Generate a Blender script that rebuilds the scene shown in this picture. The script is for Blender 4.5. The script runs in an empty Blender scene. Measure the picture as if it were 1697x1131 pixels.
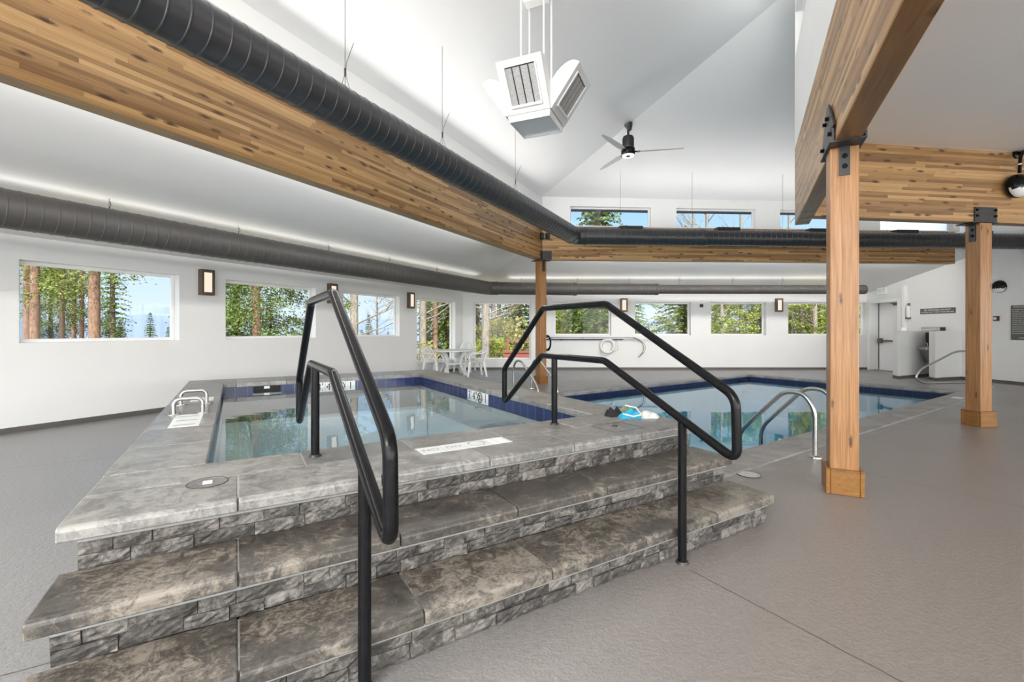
import bpy, bmesh, math, random
from math import sin, cos, pi, radians, sqrt, atan2
from mathutils import Vector, Matrix
from mathutils.geometry import tessellate_polygon

random.seed(11)
C = bpy.context.scene.collection
# ---------------------------------------------------------------- camera data (1697 x 1131 photograph)
F_PX, CX, HY, EYE = 757.0, 848.5, 547.0, 1.30

def at(px, y):
    """ground x of the sight line through picture column px at distance y"""
    return (px - CX) / F_PX * y

# ================================================================= mesh builder
class MB:
    def __init__(s):
        s.v = []; s.f = []; s.t = []          # t: one tint value per face
        s.tint = 0.5
    def add(s, vs, fs):
        o = len(s.v)
        s.v += [tuple(v) for v in vs]
        s.f += [tuple(i + o for i in f) for f in fs]
        s.t += [s.tint] * len(fs)
    def box(s, x0, x1, y0, y1, z0, z1, M=None):
        vs = [Vector(p) for p in ((x0,y0,z0),(x1,y0,z0),(x1,y1,z0),(x0,y1,z0),(x0,y0,z1),(x1,y0,z1),(x1,y1,z1),(x0,y1,z1))]
        if M is not None: vs = [M @ v for v in vs]
        s.add(vs, [(0,3,2,1),(4,5,6,7),(0,1,5,4),(1,2,6,5),(2,3,7,6),(3,0,4,7)])
    def quad(s, a, b, c, d): s.add([a,b,c,d], [(0,1,2,3)])
    def prism(s, poly, z0, z1, M=None):
        """poly: list of (x,y) counter-clockwise, extruded in z"""
        n = len(poly)
        vs = [Vector((p[0],p[1],z0)) for p in poly] + [Vector((p[0],p[1],z1)) for p in poly]
        if M is not None: vs = [M @ v for v in vs]
        fs = [tuple(range(n-1,-1,-1)), tuple(range(n,2*n))]
        fs += [(i,(i+1)%n,(i+1)%n+n,i+n) for i in range(n)]
        s.add(vs, fs)
    def extrude_x(s, prof, x0, x1):
        """prof: list of (y,z), extruded along x"""
        n = len(prof)
        vs = [(x0,p[0],p[1]) for p in prof] + [(x1,p[0],p[1]) for p in prof]
        fs = [tuple(range(n-1,-1,-1)), tuple(range(n,2*n))]
        fs += [(i,(i+1)%n,(i+1)%n+n,i+n) for i in range(n)]
        s.add(vs, fs)
    def tube(s, pts, r, seg=14, closed=False, caps=True):
        pts = [Vector(p) for p in pts]
        n = len(pts)
        rs = r if isinstance(r, (list, tuple)) else [r]*n
        dirs = []
        for i in range(n):
            if closed: d = (pts[(i+1)%n]-pts[i-1])
            elif i == 0: d = pts[1]-pts[0]
            elif i == n-1: d = pts[-1]-pts[-2]
            else: d = (pts[i+1]-pts[i]).normalized() + (pts[i]-pts[i-1]).normalized()
            dirs.append(d.normalized() if d.length > 1e-9 else Vector((0,0,1)))
        up = Vector((0,0,1)) if abs(dirs[0].z) < .9 else Vector((1,0,0))
        u = dirs[0].cross(up).normalized()
        vs = []
        for i in range(n):
            if i: 
                u = (u - dirs[i]*u.dot(dirs[i]))
                u = u.normalized() if u.length > 1e-6 else dirs[i].orthogonal().normalized()
            w = dirs[i].cross(u)
            for k in range(seg):
                a = 2*pi*k/seg
                vs.append(pts[i] + (u*cos(a)+w*sin(a))*rs[i])
        fs = []
        m = n if closed else n-1
        for i in range(m):
            j = (i+1) % n
            for k in range(seg):
                k2 = (k+1) % seg
                fs.append((i*seg+k, i*seg+k2, j*seg+k2, j*seg+k))
        if caps and not closed:
            fs.append(tuple(range(seg-1,-1,-1))); fs.append(tuple((n-1)*seg+k for k in range(seg)))
        s.add(vs, fs)
    def lathe(s, prof, c=(0,0,0), seg=24, M=None):
        """prof: (r,z) from bottom to top, about the z axis at c"""
        vs = []
        for r, z in prof:
            for k in range(seg):
                a = 2*pi*k/seg
                v = Vector((r*cos(a), r*sin(a), z))
                if M is not None: v = M @ v
                vs.append(v + Vector(c))
        fs = []
        for i in range(len(prof)-1):
            for k in range(seg):
                k2 = (k+1) % seg
                fs.append((i*seg+k, i*seg+k2, (i+1)*seg+k2, (i+1)*seg+k))
        fs.append(tuple(range(seg-1,-1,-1))); fs.append(tuple((len(prof)-1)*seg+k for k in range(seg)))
        s.add(vs, fs)
    def ball(s, c, r, seg=12, rings=8, sc=(1,1,1)):
        prof = [(max(1e-4, r*sin(pi*i/rings)), -r*cos(pi*i/rings)) for i in range(rings+1)]
        M = Matrix.Diagonal((sc[0],sc[1],sc[2],1))
        s.lathe(prof, c, seg, M)
    def build(s, name, mat, parent=None, smooth=False, sharp=38, off=(0,0,0), bevel=0, seg=2, loc=None, rotz=0):
        me = bpy.data.meshes.new(name)
        ox, oy, oz = off
        me.from_pydata([(x-ox, y-oy, z-oz) for x,y,z in s.v], [], s.f)
        me.materials.append(mat)
        if len(set(s.t)) > 1:
            ca = me.color_attributes.new('tint', 'FLOAT_COLOR', 'CORNER')
            i = 0
            for p, t in zip(me.polygons, s.t):
                for _ in range(p.loop_total):
                    ca.data[i].color = (t, (t*7.31) % 1.0, (t*3.77) % 1.0, 1); i += 1
        me.validate(); me.update()
        if smooth:
            for p in me.polygons: p.use_smooth = True
            me.set_sharp_from_angle(angle=radians(sharp))
        o = bpy.data.objects.new(name, me); C.objects.link(o)
        if parent is not None: o.parent = parent
        if loc is not None: o.location = loc
        o.rotation_euler.z = rotz
        if bevel:
            b = o.modifiers.new('bevel', 'BEVEL'); b.width = bevel; b.segments = seg; b.limit_method = 'ANGLE'; b.angle_limit = radians(50)
        return o

def fillet(pts, r, n=5, closed=False):
    pts = [Vector(p) for p in pts]; out = []; m = len(pts)
    rs = r if isinstance(r, (list, tuple)) else [r]*m
    for i in range(m):
        if not closed and (i == 0 or i == m-1): out.append(pts[i]); continue
        a, b, c = pts[i-1], pts[i], pts[(i+1) % m]
        d1, d2 = (a-b), (c-b)
        l = min(rs[i], d1.length*.45, d2.length*.45)
        p, q = b + d1.normalized()*l, b + d2.normalized()*l
        for k in range(n+1):
            t = k/n
            out.append(p*(1-t)**2 + b*2*t*(1-t) + q*t*t)
    return out

def tag(o, label=None, cat=None, group=None, kind=None):
    if label: o['label'] = label
    if cat: o['category'] = cat
    if group: o['group'] = group
    if kind: o['kind'] = kind
    return o
def thing(name, label, cat, loc=(0,0,0), rotz=0, group=None):
    o = bpy.data.objects.new(name, None); C.objects.link(o)
    o.empty_display_size = .1
    o.location = loc; o.rotation_euler.z = rotz
    return tag(o, label, cat, group)
def struct(o): o['kind'] = 'structure'; return o
def copy_tree(o, parent=None):
    c = o.copy(); C.objects.link(c); c.parent = parent
    for ch in list(o.children): copy_tree(ch, c)
    return c
def heading(deg):
    """rotation that turns local +x to the compass direction deg (0 = away from the camera, 90 = right)"""
    return radians(90 - deg)
def text_mesh(body, size, extrude=.0008, align='CENTER', space=1.0):
    cu = bpy.data.curves.new('text', 'FONT'); cu.body = body; cu.size = size; cu.extrude = extrude
    cu.align_x = align; cu.align_y = 'CENTER'; cu.space_line = space; cu.resolution_u = 3
    ob = bpy.data.objects.new('text', cu); C.objects.link(ob)
    bpy.context.view_layer.update()
    dg = bpy.context.evaluated_depsgraph_get()
    me = bpy.data.meshes.new_from_object(ob.evaluated_get(dg))
    bpy.data.objects.remove(ob)
    return me
def put_text(name, body, size, mat, parent, M, **kw):
    me = text_mesh(body, size, **kw); me.materials.clear(); me.materials.append(mat)
    me.transform(M)
    o = bpy.data.objects.new(name, me); C.objects.link(o); o.parent = parent
    return o

# ================================================================= materials
def new_mat(name):
    m = bpy.data.materials.new(name); m.use_nodes = True
    nt = m.node_tree; nt.nodes.clear()
    out = nt.nodes.new('ShaderNodeOutputMaterial')
    return m, nt, out
def srgb(r, g, b):
    f = lambda c: (c/255/12.92) if c/255 <= .04045 else ((c/255+.055)/1.055)**2.4
    return (f(r), f(g), f(b), 1)
class N:
    """tiny node helper"""
    def __init__(s, nt): s.nt = nt
    def n(s, typ, **kw):
        nd = s.nt.nodes.new('ShaderNode'+typ)
        for k, v in kw.items():
            if k in nd.inputs: nd.inputs[k].default_value = v
            else: setattr(nd, k, v)
        return nd
    def l(s, a, b): s.nt.links.new(a, b)
    def coord(s, out='Object', scale=(1,1,1), rot=(0,0,0), loc=(0,0,0)):
        t = s.n('TexCoord'); mp = s.n('Mapping')
        mp.inputs['Scale'].default_value = scale; mp.inputs['Rotation'].default_value = rot; mp.inputs['Location'].default_value = loc
        s.l(t.outputs[out], mp.inputs['Vector']); return mp.outputs['Vector']
    def noise(s, vec, scale, detail=4, rough=.6, dist=0):
        nd = s.n('TexNoise'); nd.inputs['Scale'].default_value = scale; nd.inputs['Detail'].default_value = detail
        nd.inputs['Roughness'].default_value = rough; nd.inputs['Distortion'].default_value = dist
        s.l(vec, nd.inputs['Vector']); return nd.outputs['Fac']
    def ramp(s, fac, stops, interp='LINEAR'):
        nd = s.n('ValToRGB'); cr = nd.color_ramp; cr.interpolation = interp
        while len(cr.elements) < len(stops): cr.elements.new(.5)
        for e, (p, c) in zip(cr.elements, stops):
            e.position = p; e.color = c if isinstance(c, (tuple, list)) else (c,c,c,1)
        s.l(fac, nd.inputs['Fac']); return nd.outputs['Color']
    def math(s, op, a, b=None, clamp=False):
        nd = s.n('Math', operation=op, use_clamp=clamp)
        for i, x in enumerate((a, b)):
            if x is None: continue
            if isinstance(x, (int, float)): nd.inputs[i].default_value = x
            else: s.l(x, nd.inputs[i])
        return nd.outputs[0]
    def mix(s, fac, a, b, blend='MIX'):
        nd = s.n('Mix', data_type='RGBA', blend_type=blend)
        for sock, x in ((0, fac), (6, a), (7, b)):
            if isinstance(x, (int, float)): nd.inputs[sock].default_value = x
            elif isinstance(x, (tuple, list)): nd.inputs[sock].default_value = x
            else: s.l(x, nd.inputs[sock])
        return nd.outputs[2]
    def bump(s, h, strength=.3, dist=.01):
        nd = s.n('Bump'); nd.inputs['Strength'].default_value = strength; nd.inputs['Distance'].default_value = dist
        s.l(h, nd.inputs['Height']); return nd.outputs['Normal']
    def bsdf(s, out, color=None, rough=.5, metal=0, normal=None, spec=None, coat=None):
        b = s.n('BsdfPrincipled')
        if color is not None:
            if isinstance(color, (tuple, list)): b.inputs['Base Color'].default_value = color
            else: s.l(color, b.inputs['Base Color'])
        if isinstance(rough, (int, float)): b.inputs['Roughness'].default_value = rough
        else: s.l(rough, b.inputs['Roughness'])
        b.inputs['Metallic'].default_value = metal
        if spec is not None: b.inputs['Specular IOR Level'].default_value = spec
        if coat is not None: b.inputs['Coat Weight'].default_value = coat; b.inputs['Coat Roughness'].default_value = .12
        if normal is not None: s.l(normal, b.inputs['Normal'])
        s.l(b.outputs[0], out.inputs['Surface']); return b

def plain(name, col, rough=.5, metal=0, var=.06, scale=8, bump=0, bscale=60, spec=None, coat=None):
    m, nt, out = new_mat(name); h = N(nt)
    v = h.coord()
    f = h.noise(v, scale, 3)
    c = h.ramp(f, [(.3, tuple(x*(1-var) for x in col[:3])+(1,)), (.7, tuple(min(1,x*(1+var)) for x in col[:3])+(1,))])
    nrm = h.bump(h.noise(v, bscale, 3), bump, .01) if bump else None
    h.bsdf(out, c, rough, metal, nrm, spec, coat)
    return m

M = {}
M['wall'] = plain('white_wall_paint', (.80,.80,.795,1), .55, var=.012, scale=1.5, bump=.04, bscale=90)
M['ceil'] = plain('white_ceiling_paint', (.82,.82,.82,1), .42, var=.01, scale=1.2, bump=.10, bscale=6)
M['trimw'] = plain('white_gloss_trim', (.86,.86,.86,1), .3, var=.01)
M['base'] = plain('grey_rubber_baseboard', srgb(92,88,85), .5)
M['black'] = plain('black_powder_coat', (.006,.006,.007,1), .2, var=.15, scale=25, bump=.02, bscale=200, spec=.18)
M['blacksteel'] = plain('black_steel_plate', (.022,.022,.024,1), .42, var=.2, scale=14)
M['steel'] = plain('brushed_stainless_steel', (.55,.54,.52,1), .24, 1, var=.06, scale=30)
M['plastic'] = plain('white_resin_plastic', (.80,.80,.79,1), .35, var=.01)
M['darkbrown'] = plain('dark_bronze_metal', srgb(96,80,66), .4, .2)
M['lens'] = plain('frosted_white_lens', (.78,.80,.80,1), .3, var=.01)
M['grout'] = plain('pale_grey_mortar', srgb(150,150,148), .85, var=.12, scale=30, bump=.2)
M['signgrey'] = plain('grey_sign_plastic', srgb(92,90,87), .45)
M['signwhite'] = plain('white_sign_lettering', (.85,.85,.84,1), .5, var=.005)
M['ink'] = plain('black_tile_ink', (.01,.01,.012,1), .4)
M['exitgreen'] = plain('green_sign_lettering', srgb(120,190,150), .5)
M['tilew'] = plain('white_marker_tile', (.72,.74,.73,1), .3, var=.05, scale=20)
M['gunmetal'] = plain('gunmetal_fitting', srgb(110,108,105), .4, .6)
M['bluepole'] = plain('blue_fibreglass_pole', srgb(28,42,88), .35)
M['clothblack'] = plain('black_cloth', (.01,.01,.011,1), .9, bump=.3)
M['clothteal'] = plain('teal_cloth', srgb(30,150,185), .8, bump=.3)
M['clothwhite'] = plain('white_towel_cloth', srgb(205,208,205), .9, var=.1, scale=30, bump=.4)
M['clotholive'] = plain('olive_printed_cloth', srgb(120,125,95), .9, var=.45, scale=45, bump=.3)
M['fanblade'] = plain('grey_fan_blade', srgb(196,195,193), .5)

def emit_mat(name, col, strength):
    m, nt, out = new_mat(name); h = N(nt)
    e = h.n('Emission'); e.inputs['Strength'].default_value = strength
    c = h.ramp(h.noise(h.coord(), 3, 2), [(.3, col), (.7, tuple(min(1, x*1.03) for x in col[:3])+(1,))])
    h.l(c, e.inputs['Color']); h.l(e.outputs[0], out.inputs['Surface']); return m
M['sconce_glow'] = emit_mat('lit_sconce_diffuser', (1,.85,.68,1), .85)
M['led'] = emit_mat('lit_fan_led_ring', (1,.98,.95,1), 2.5)

def glass_mat():
    m, nt, out = new_mat('window_glass'); h = N(nt)
    t = h.n('BsdfTransparent'); t.inputs['Color'].default_value = (.97,.985,.98,1)
    g = h.n('BsdfGlossy'); g.inputs['Roughness'].default_value = 0
    ge = h.n('NewGeometry'); dp = h.n('VectorMath', operation='DOT_PRODUCT'); h.l(ge.outputs['Normal'], dp.inputs[0]); h.l(ge.outputs['Incoming'], dp.inputs[1])
    f5 = h.math('POWER', h.math('SUBTRACT', 1.0, h.math('ABSOLUTE', dp.outputs['Value'])), 5.0)
    fac = h.math('ADD', .006, h.math('MULTIPLY', f5, .3))
    mx = h.n('MixShader'); h.l(fac, mx.inputs[0]); h.l(t.outputs[0], mx.inputs[1]); h.l(g.outputs[0], mx.inputs[2])
    h.l(mx.outputs[0], out.inputs['Surface']); return m
M['glass'] = glass_mat()

def water_mat(name, tint, scale, strength):
    m, nt, out = new_mat(name); h = N(nt)
    v = h.coord(scale=(1,1,1))
    n1 = h.noise(v, scale, 2, .5, .6); n2 = h.noise(v, scale*4.3, 2, .5)
    hh = h.math('ADD', n1, h.math('MULTIPLY', n2, .22))
    nrm = h.bump(hh, strength, .02)
    t = h.n('BsdfTransparent'); t.inputs['Color'].default_value = tint
    g = h.n('BsdfGlossy'); g.inputs['Roughness'].default_value = .015; h.l(nrm, g.inputs['Normal'])
    ge = h.n('NewGeometry'); dp = h.n('VectorMath', operation='DOT_PRODUCT'); h.l(nrm, dp.inputs[0]); h.l(ge.outputs['Incoming'], dp.inputs[1])
    f5 = h.math('POWER', h.math('SUBTRACT', 1.0, h.math('ABSOLUTE', dp.outputs['Value'])), 3.6)
    fac = h.math('ADD', .022, h.math('MULTIPLY', f5, .95), True)
    mx = h.n('MixShader'); h.l(fac, mx.inputs[0]); h.l(t.outputs[0], mx.inputs[1]); h.l(g.outputs[0], mx.inputs[2])
    h.l(mx.outputs[0], out.inputs['Surface']); return m
M['tubwater'] = water_mat('hot_tub_water', (.91,.97,.985,1), 1.6, .10)
M['poolwater'] = water_mat('pool_water', (.72,.93,.96,1), 1.1, .10)

def plaster(name, a, b):
    m, nt, out = new_mat(name); h = N(nt)
    h.bsdf(out, h.ramp(h.noise(h.coord(), 2.5, 4), [(.3,a),(.7,b)]), .6); return m
M['poolplaster'] = plaster('blue_pool_plaster', srgb(64,178,212), srgb(84,192,222))
M['tubplaster'] = plaster('pale_tub_plaster', srgb(196,212,220), srgb(208,221,226))

def tile_mat(name, a, b, size, mortar):
    """square glazed tile; coordinates (local x+y, z)"""
    m, nt, out = new_mat(name); h = N(nt)
    t = h.n('TexCoord'); sp = h.n('SeparateXYZ'); h.l(t.outputs['Object'], sp.inputs[0])
    cb = h.n('CombineXYZ'); h.l(h.math('ADD', sp.outputs[0], sp.outputs[1]), cb.inputs[0]); h.l(sp.outputs[2], cb.inputs[1])
    br = h.n('TexBrick'); br.offset = 0; br.squash = 1
    br.inputs['Scale'].default_value = 1; br.inputs['Brick Width'].default_value = size; br.inputs['Row Height'].default_value = size
    br.inputs['Mortar Size'].default_value = .004; br.inputs['Color1'].default_value = a; br.inputs['Color2'].default_value = b
    br.inputs['Mortar'].default_value = mortar
    h.l(cb.outputs[0], br.inputs['Vector'])
    f = h.noise(t.outputs['Object'], 18, 5, .7, 1)
    c = h.mix(h.math('MULTIPLY', f, .35), br.outputs['Color'], srgb(46,62,112), 'SCREEN')
    h.bsdf(out, c, .18); return m
M['tubtile'] = tile_mat('navy_glazed_tile', srgb(18,28,66), srgb(26,42,86), .15, srgb(84,94,120))
M['pooltile'] = tile_mat('dark_navy_glazed_tile', srgb(10,18,44), srgb(16,28,60), .15, srgb(50,60,85))

def wood_mat(name, pal, row, length, knots=1.0, grain=.5, coat=.0, rough=.38, vert=False):
    """laminated timber: boards along local x stacked in local z (or one solid stick along z)"""
    m, nt, out = new_mat(name); h = N(nt)
    t = h.n('TexCoord'); sp = h.n('SeparateXYZ'); h.l(t.outputs['Object'], sp.inputs[0])
    x, y, z = sp.outputs
    cb = h.n('CombineXYZ')
    if vert:
        h.l(z, cb.inputs[0]); h.l(h.math('ADD', x, y), cb.inputs[1]); h.l(h.math('SUBTRACT', x, y), cb.inputs[2])
    else:
        h.l(x, cb.inputs[0]); h.l(z, cb.inputs[1]); h.l(y, cb.inputs[2])
    sp2 = h.n('SeparateXYZ'); h.l(cb.outputs[0], sp2.inputs[0])
    row_i = h.math('FLOOR', h.math('DIVIDE', sp2.outputs[1], row))
    wn = h.n('TexWhiteNoise', noise_dimensions='1D'); h.l(h.math('ADD', row_i, .5), wn.inputs['W'])
    cbo = h.n('CombineXYZ'); h.l(h.math('ADD', sp2.outputs[0], h.math('MULTIPLY', wn.outputs['Value'], length*7.3)), cbo.inputs[0]); h.l(sp2.outputs[1], cbo.inputs[1]); h.l(sp2.outputs[2], cbo.inputs[2])
    br = h.n('TexBrick'); br.offset = 0; br.squash = 1
    br.inputs['Scale'].default_value = 1; br.inputs['Brick Width'].default_value = length; br.inputs['Row Height'].default_value = row
    br.inputs['Mortar Size'].default_value = .0006; br.inputs['Bias'].default_value = 0
    br.inputs['Color1'].default_value = (0,0,0,1); br.inputs['Color2'].default_value = (1,1,1,1); br.inputs['Mortar'].default_value = (.1,.1,.1,1)
    h.l(cbo.outputs[0], br.inputs['Vector'])
    bw = h.n('RGBToBW'); h.l(br.outputs['Color'], bw.inputs[0])
    # stretched grain
    mp = h.n('Mapping'); mp.inputs['Scale'].default_value = (.9, 26, 14); h.l(cbo.outputs[0], mp.inputs['Vector'])
    off = h.n('VectorMath', operation='ADD'); h.l(mp.outputs[0], off.inputs[0])
    cb2 = h.n('CombineXYZ'); h.l(h.math('MULTIPLY', bw.outputs[0], 23.0), cb2.inputs[2]); h.l(cb2.outputs[0], off.inputs[1])
    g1 = h.noise(off.outputs[0], 1.6, 6, .62, 1.2)
    f = h.math('ADD', h.math('MULTIPLY', bw.outputs[0], 1-grain), h.math('MULTIPLY', g1, grain), True)
    c = h.ramp(f, pal)
    # knots
    mk = h.n('Mapping'); mk.inputs['Scale'].default_value = (4.2, 15 if not vert else 9, 3) if not vert else (2.6, 9, 6); h.l(cb.outputs[0], mk.inputs['Vector'])
    vo = h.n('TexVoronoi'); vo.inputs['Scale'].default_value = .82; vo.inputs['Randomness'].default_value = 1; h.l(mk.outputs[0], vo.inputs['Vector'])
    kd = h.math('ADD', vo.outputs['Distance'], h.math('MULTIPLY', h.math('SUBTRACT', h.noise(cb.outputs[0], 30, 3), .5), .16))
    k = h.ramp(kd, [(.055*knots+.001, (1,1,1,1)), (.13*knots+.002, (0,0,0,1))])
    c = h.mix(h.math('MULTIPLY', k, .9), c, srgb(54,32,16))
    nrm = h.bump(g1, .08, .004)
    h.bsdf(out, c, rough, 0, nrm, .5, coat); return m
PAL = [(.12, srgb(90,62,36)), (.36, srgb(132,97,58)), (.58, srgb(166,128,82)), (.88, srgb(200,164,114))]
M['glulam'] = wood_mat('varnished_laminated_timber', PAL, .0385, 1.3, 2.0, .55, .12, .42)
PAL2 = [(.25, srgb(112,74,42)), (.45, srgb(146,102,60)), (.58, srgb(162,117,73)), (.8, srgb(182,140,94))]
M['post'] = wood_mat('solid_fir_post', PAL2, 3.0, 9.0, 1.0, .95, .1, .42, vert=True)
PAL3 = [(.2, srgb(98,64,28)), (.45, srgb(130,88,40)), (.75, srgb(158,114,58))]
M['postcap'] = wood_mat('brown_stained_base_board', PAL3, .06, 1.0, .6, .8)

def stone_mat(name, dark, mid, light, gl=.42, attr=False, bump=.35, amount=1.0, sc=1.0, pits=.5, wb=.95, wm=.55, ms=9):
    m, nt, out = new_mat(name); h = N(nt)
    v0 = h.coord(); oi = h.n('ObjectInfo')
    ad = h.n('VectorMath', operation='ADD'); h.l(v0, ad.inputs[0])
    cb = h.n('CombineXYZ'); h.l(h.math('MULTIPLY', oi.outputs['Random'], 31.0), cb.inputs[0]); h.l(h.math('MULTIPLY', oi.outputs['Random'], 17.0), cb.inputs[1])
    if attr:
        at_ = h.n('Attribute', attribute_name='tint'); sp = h.n('SeparateColor'); h.l(at_.outputs['Color'], sp.inputs[0])
        h.l(h.math('MULTIPLY', sp.outputs[1], 19.0), cb.inputs[2]); rnd = sp.outputs[0]
    else:
        rnd = oi.outputs['Random']
    h.l(cb.outputs[0], ad.inputs[1]); v = ad.outputs[0]
    big = h.noise(v, 2.6*sc, 5, .62, .8)
    med = h.noise(v, ms*sc, 6, .7, 1.4)
    fin = h.noise(v, 70, 4, .75)
    f = h.math('ADD', h.math('MULTIPLY', big, wb), h.math('MULTIPLY', med, wm))
    f = h.math('ADD', f, .75-.5*(wb+wm))
    f = h.math('ADD', f, h.math('MULTIPLY', h.math('SUBTRACT', fin, .5), .45))
    f = h.math('ADD', f, h.math('MULTIPLY', h.math('SUBTRACT', rnd, .5), .42*amount))
    c = h.ramp(f, [(.50, dark), (.72, mid), (.90, light)])
    # thin pale veins
    vo = h.n('TexVoronoi', feature='DISTANCE_TO_EDGE'); vo.inputs['Scale'].default_value = 7*sc
    wv = h.n('VectorMath', operation='ADD'); h.l(v, wv.inputs[0])
    nz = h.n('TexNoise'); nz.inputs['Scale'].default_value = 5; nz.inputs['Detail'].default_value = 5; h.l(v, nz.inputs['Vector'])
    scv = h.n('VectorMath', operation='SCALE'); scv.inputs['Scale'].default_value = .45; h.l(nz.outputs['Color'], scv.inputs[0])
    h.l(scv.outputs[0], wv.inputs[1]); h.l(wv.outputs[0], vo.inputs['Vector'])
    vein = h.ramp(vo.outputs['Distance'], [(.0, 1.0), (.022, 0.0)])
    patch = h.ramp(h.noise(v, 3.5, 2), [(.50, 0.0), (.62, 1.0)])
    c = h.mix(h.math('MULTIPLY', h.math('MULTIPLY', vein, patch), .42), c, light)
    pit = h.ramp(h.noise(v, 34, 5, .8), [(.30, 1.0), (.37, 0.0)])
    if pits: c = h.mix(h.math('MULTIPLY', pit, pits), c, tuple(x*.5 for x in dark[:3])+(1,))
    nrm = h.bump(h.math('ADD', med, h.math('MULTIPLY', fin, .6)), bump, .006)
    rr = h.ramp(med, [(.3, max(.29, gl-.03)), (.7, max(.29, gl)+.1)])
    h.bsdf(out, c, rr, 0, nrm, .75 if not attr else .4); return m
M['coping'] = stone_mat('grey_travertine_coping', srgb(84,83,81), srgb(114,112,110), srgb(148,146,142), .29, bump=.14, amount=.40, pits=.25, wb=.55, wm=.85, ms=11)
M['tread'] = stone_mat('brown_grey_travertine_tread', srgb(42,39,36), srgb(76,71,65), srgb(132,124,113), .36, amount=.42, sc=1.1, wb=.65, wm=.85, ms=13)
M['brick'] = stone_mat('split_face_stone_brick', srgb(42,40,39), srgb(74,71,68), srgb(126,121,116), .55, True, .8, .38, 2.2)

def floor_mat():
    m, nt, out = new_mat('textured_deck_coating'); h = N(nt)
    t = h.n('TexCoord'); v = t.outputs['Object']
    sp = h.n('SeparateXYZ'); h.l(v, sp.inputs[0]); x, y, _ = sp.outputs
    a = radians(58.8)
    D = h.math('ADD', h.math('MULTIPLY', x, sin(a)), h.math('MULTIPLY', y, cos(a)))
    Cc = h.math('ADD', h.math('MULTIPLY', x, -cos(a)), h.math('MULTIPLY', y, sin(a)))
    b = radians(56)
    P = h.math('ADD', h.math('MULTIPLY', x, sin(b)), h.math('MULTIPLY', y, cos(b)))
    Q = h.math('ADD', h.math('MULTIPLY', x, -cos(b)), h.math('MULTIPLY', y, sin(b)))
    wob = h.math('MULTIPLY', h.math('SUBTRACT', h.noise(v, 9, 3), .5), .012)
    def line(coord, pos, lim=None, lo=None, hi=None, w=.004):
        d = h.math('ABSOLUTE', h.math('SUBTRACT', h.math('ADD', coord, wob), pos))
        k = h.math('LESS_THAN', d, w)
        if lo is not None: k = h.math('MULTIPLY', k, h.math('GREATER_THAN', lim, lo))
        if hi is not None: k = h.math('MULTIPLY', k, h.math('LESS_THAN', lim, hi))
        return k
    ls = [line(D, 2.105, Cc, None, 1.62), line(P, 4.98, Q, None, 2.05), line(Cc, 6.09, D, None, -.6), line(Cc, 2.46, D, None, -.6),
          line(Q, 2.15, P, 4.6, 14, .003), line(P, 7.6, Q, None, 2.15)]
    k = ls[0]
    for l2 in ls[1:]: k = h.math('MAXIMUM', k, l2)
    big = h.noise(v, .55, 4, .55); fin = h.noise(v, 85, 3, .65); mid = h.noise(v, 34, 4, .65)
    side = h.ramp(h.math('ADD', h.math('MULTIPLY', x, .16), h.math('ADD', .5, h.math('MULTIPLY', h.math('SUBTRACT', big, .5), .3))), [(.35, srgb(140,139,139)), (.72, srgb(134,126,121))])
    c = h.mix(h.math('MULTIPLY', h.math('SUBTRACT', mid, .42), 1.2, True), side, srgb(112,106,103))
    c = h.mix(h.ramp(fin, [(.40, 0.0), (.75, .30)]), c, srgb(96,91,88))
    # pool-side strip is greyer and stained
    strip = h.math('MULTIPLY', h.math('GREATER_THAN', Q, 2.15), h.math('GREATER_THAN', P, 3.0))
    st = h.ramp(h.noise(v, 3.2, 5, .7), [(.35, srgb(108,106,104)), (.65, srgb(150,147,144))])
    c = h.mix(h.math('MULTIPLY', strip, .7), c, st)
    c = h.mix(h.math('MULTIPLY', k, .85), c, srgb(62,56,52))
    hgt = h.math('ADD', h.math('MULTIPLY', mid, .8), h.math('MULTIPLY', fin, .5))
    hgt = h.math('SUBTRACT', hgt, h.math('MULTIPLY', k, .8))
    nrm = h.bump(hgt, .6, .009)
    wet = h.ramp(h.noise(v, .8, 4, .6, .5), [(.3, .29), (.75, .34)])
    h.bsdf(out, c, wet, 0, nrm, .85); return m
M['floor'] = floor_mat()
M['poolcoping'] = stone_mat('grey_concrete_coping', srgb(96,94,93), srgb(124,121,119), srgb(150,147,145), .4, bump=.2, amount=.3)

def duct_mat(name, col, rough, metal):
    m, nt, out = new_mat(name); h = N(nt)
    v = h.coord()
    f = h.noise(v, 2.2, 3)
    c = h.ramp(f, [(.3, tuple(x*.95 for x in col[:3])+(1,)), (.7, tuple(x*1.05 for x in col[:3])+(1,))])
    r = h.ramp(h.noise(v, 5, 3), [(.3, max(rough, .30)), (.7, rough+.05)])
    h.bsdf(out, c, r, metal); return m
M['duct'] = duct_mat('dark_gunmetal_duct', (.062,.062,.066,1), .31, .5)
M['duct2'] = duct_mat('dark_grey_duct', (.072,.068,.065,1), .5, .15)

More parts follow.
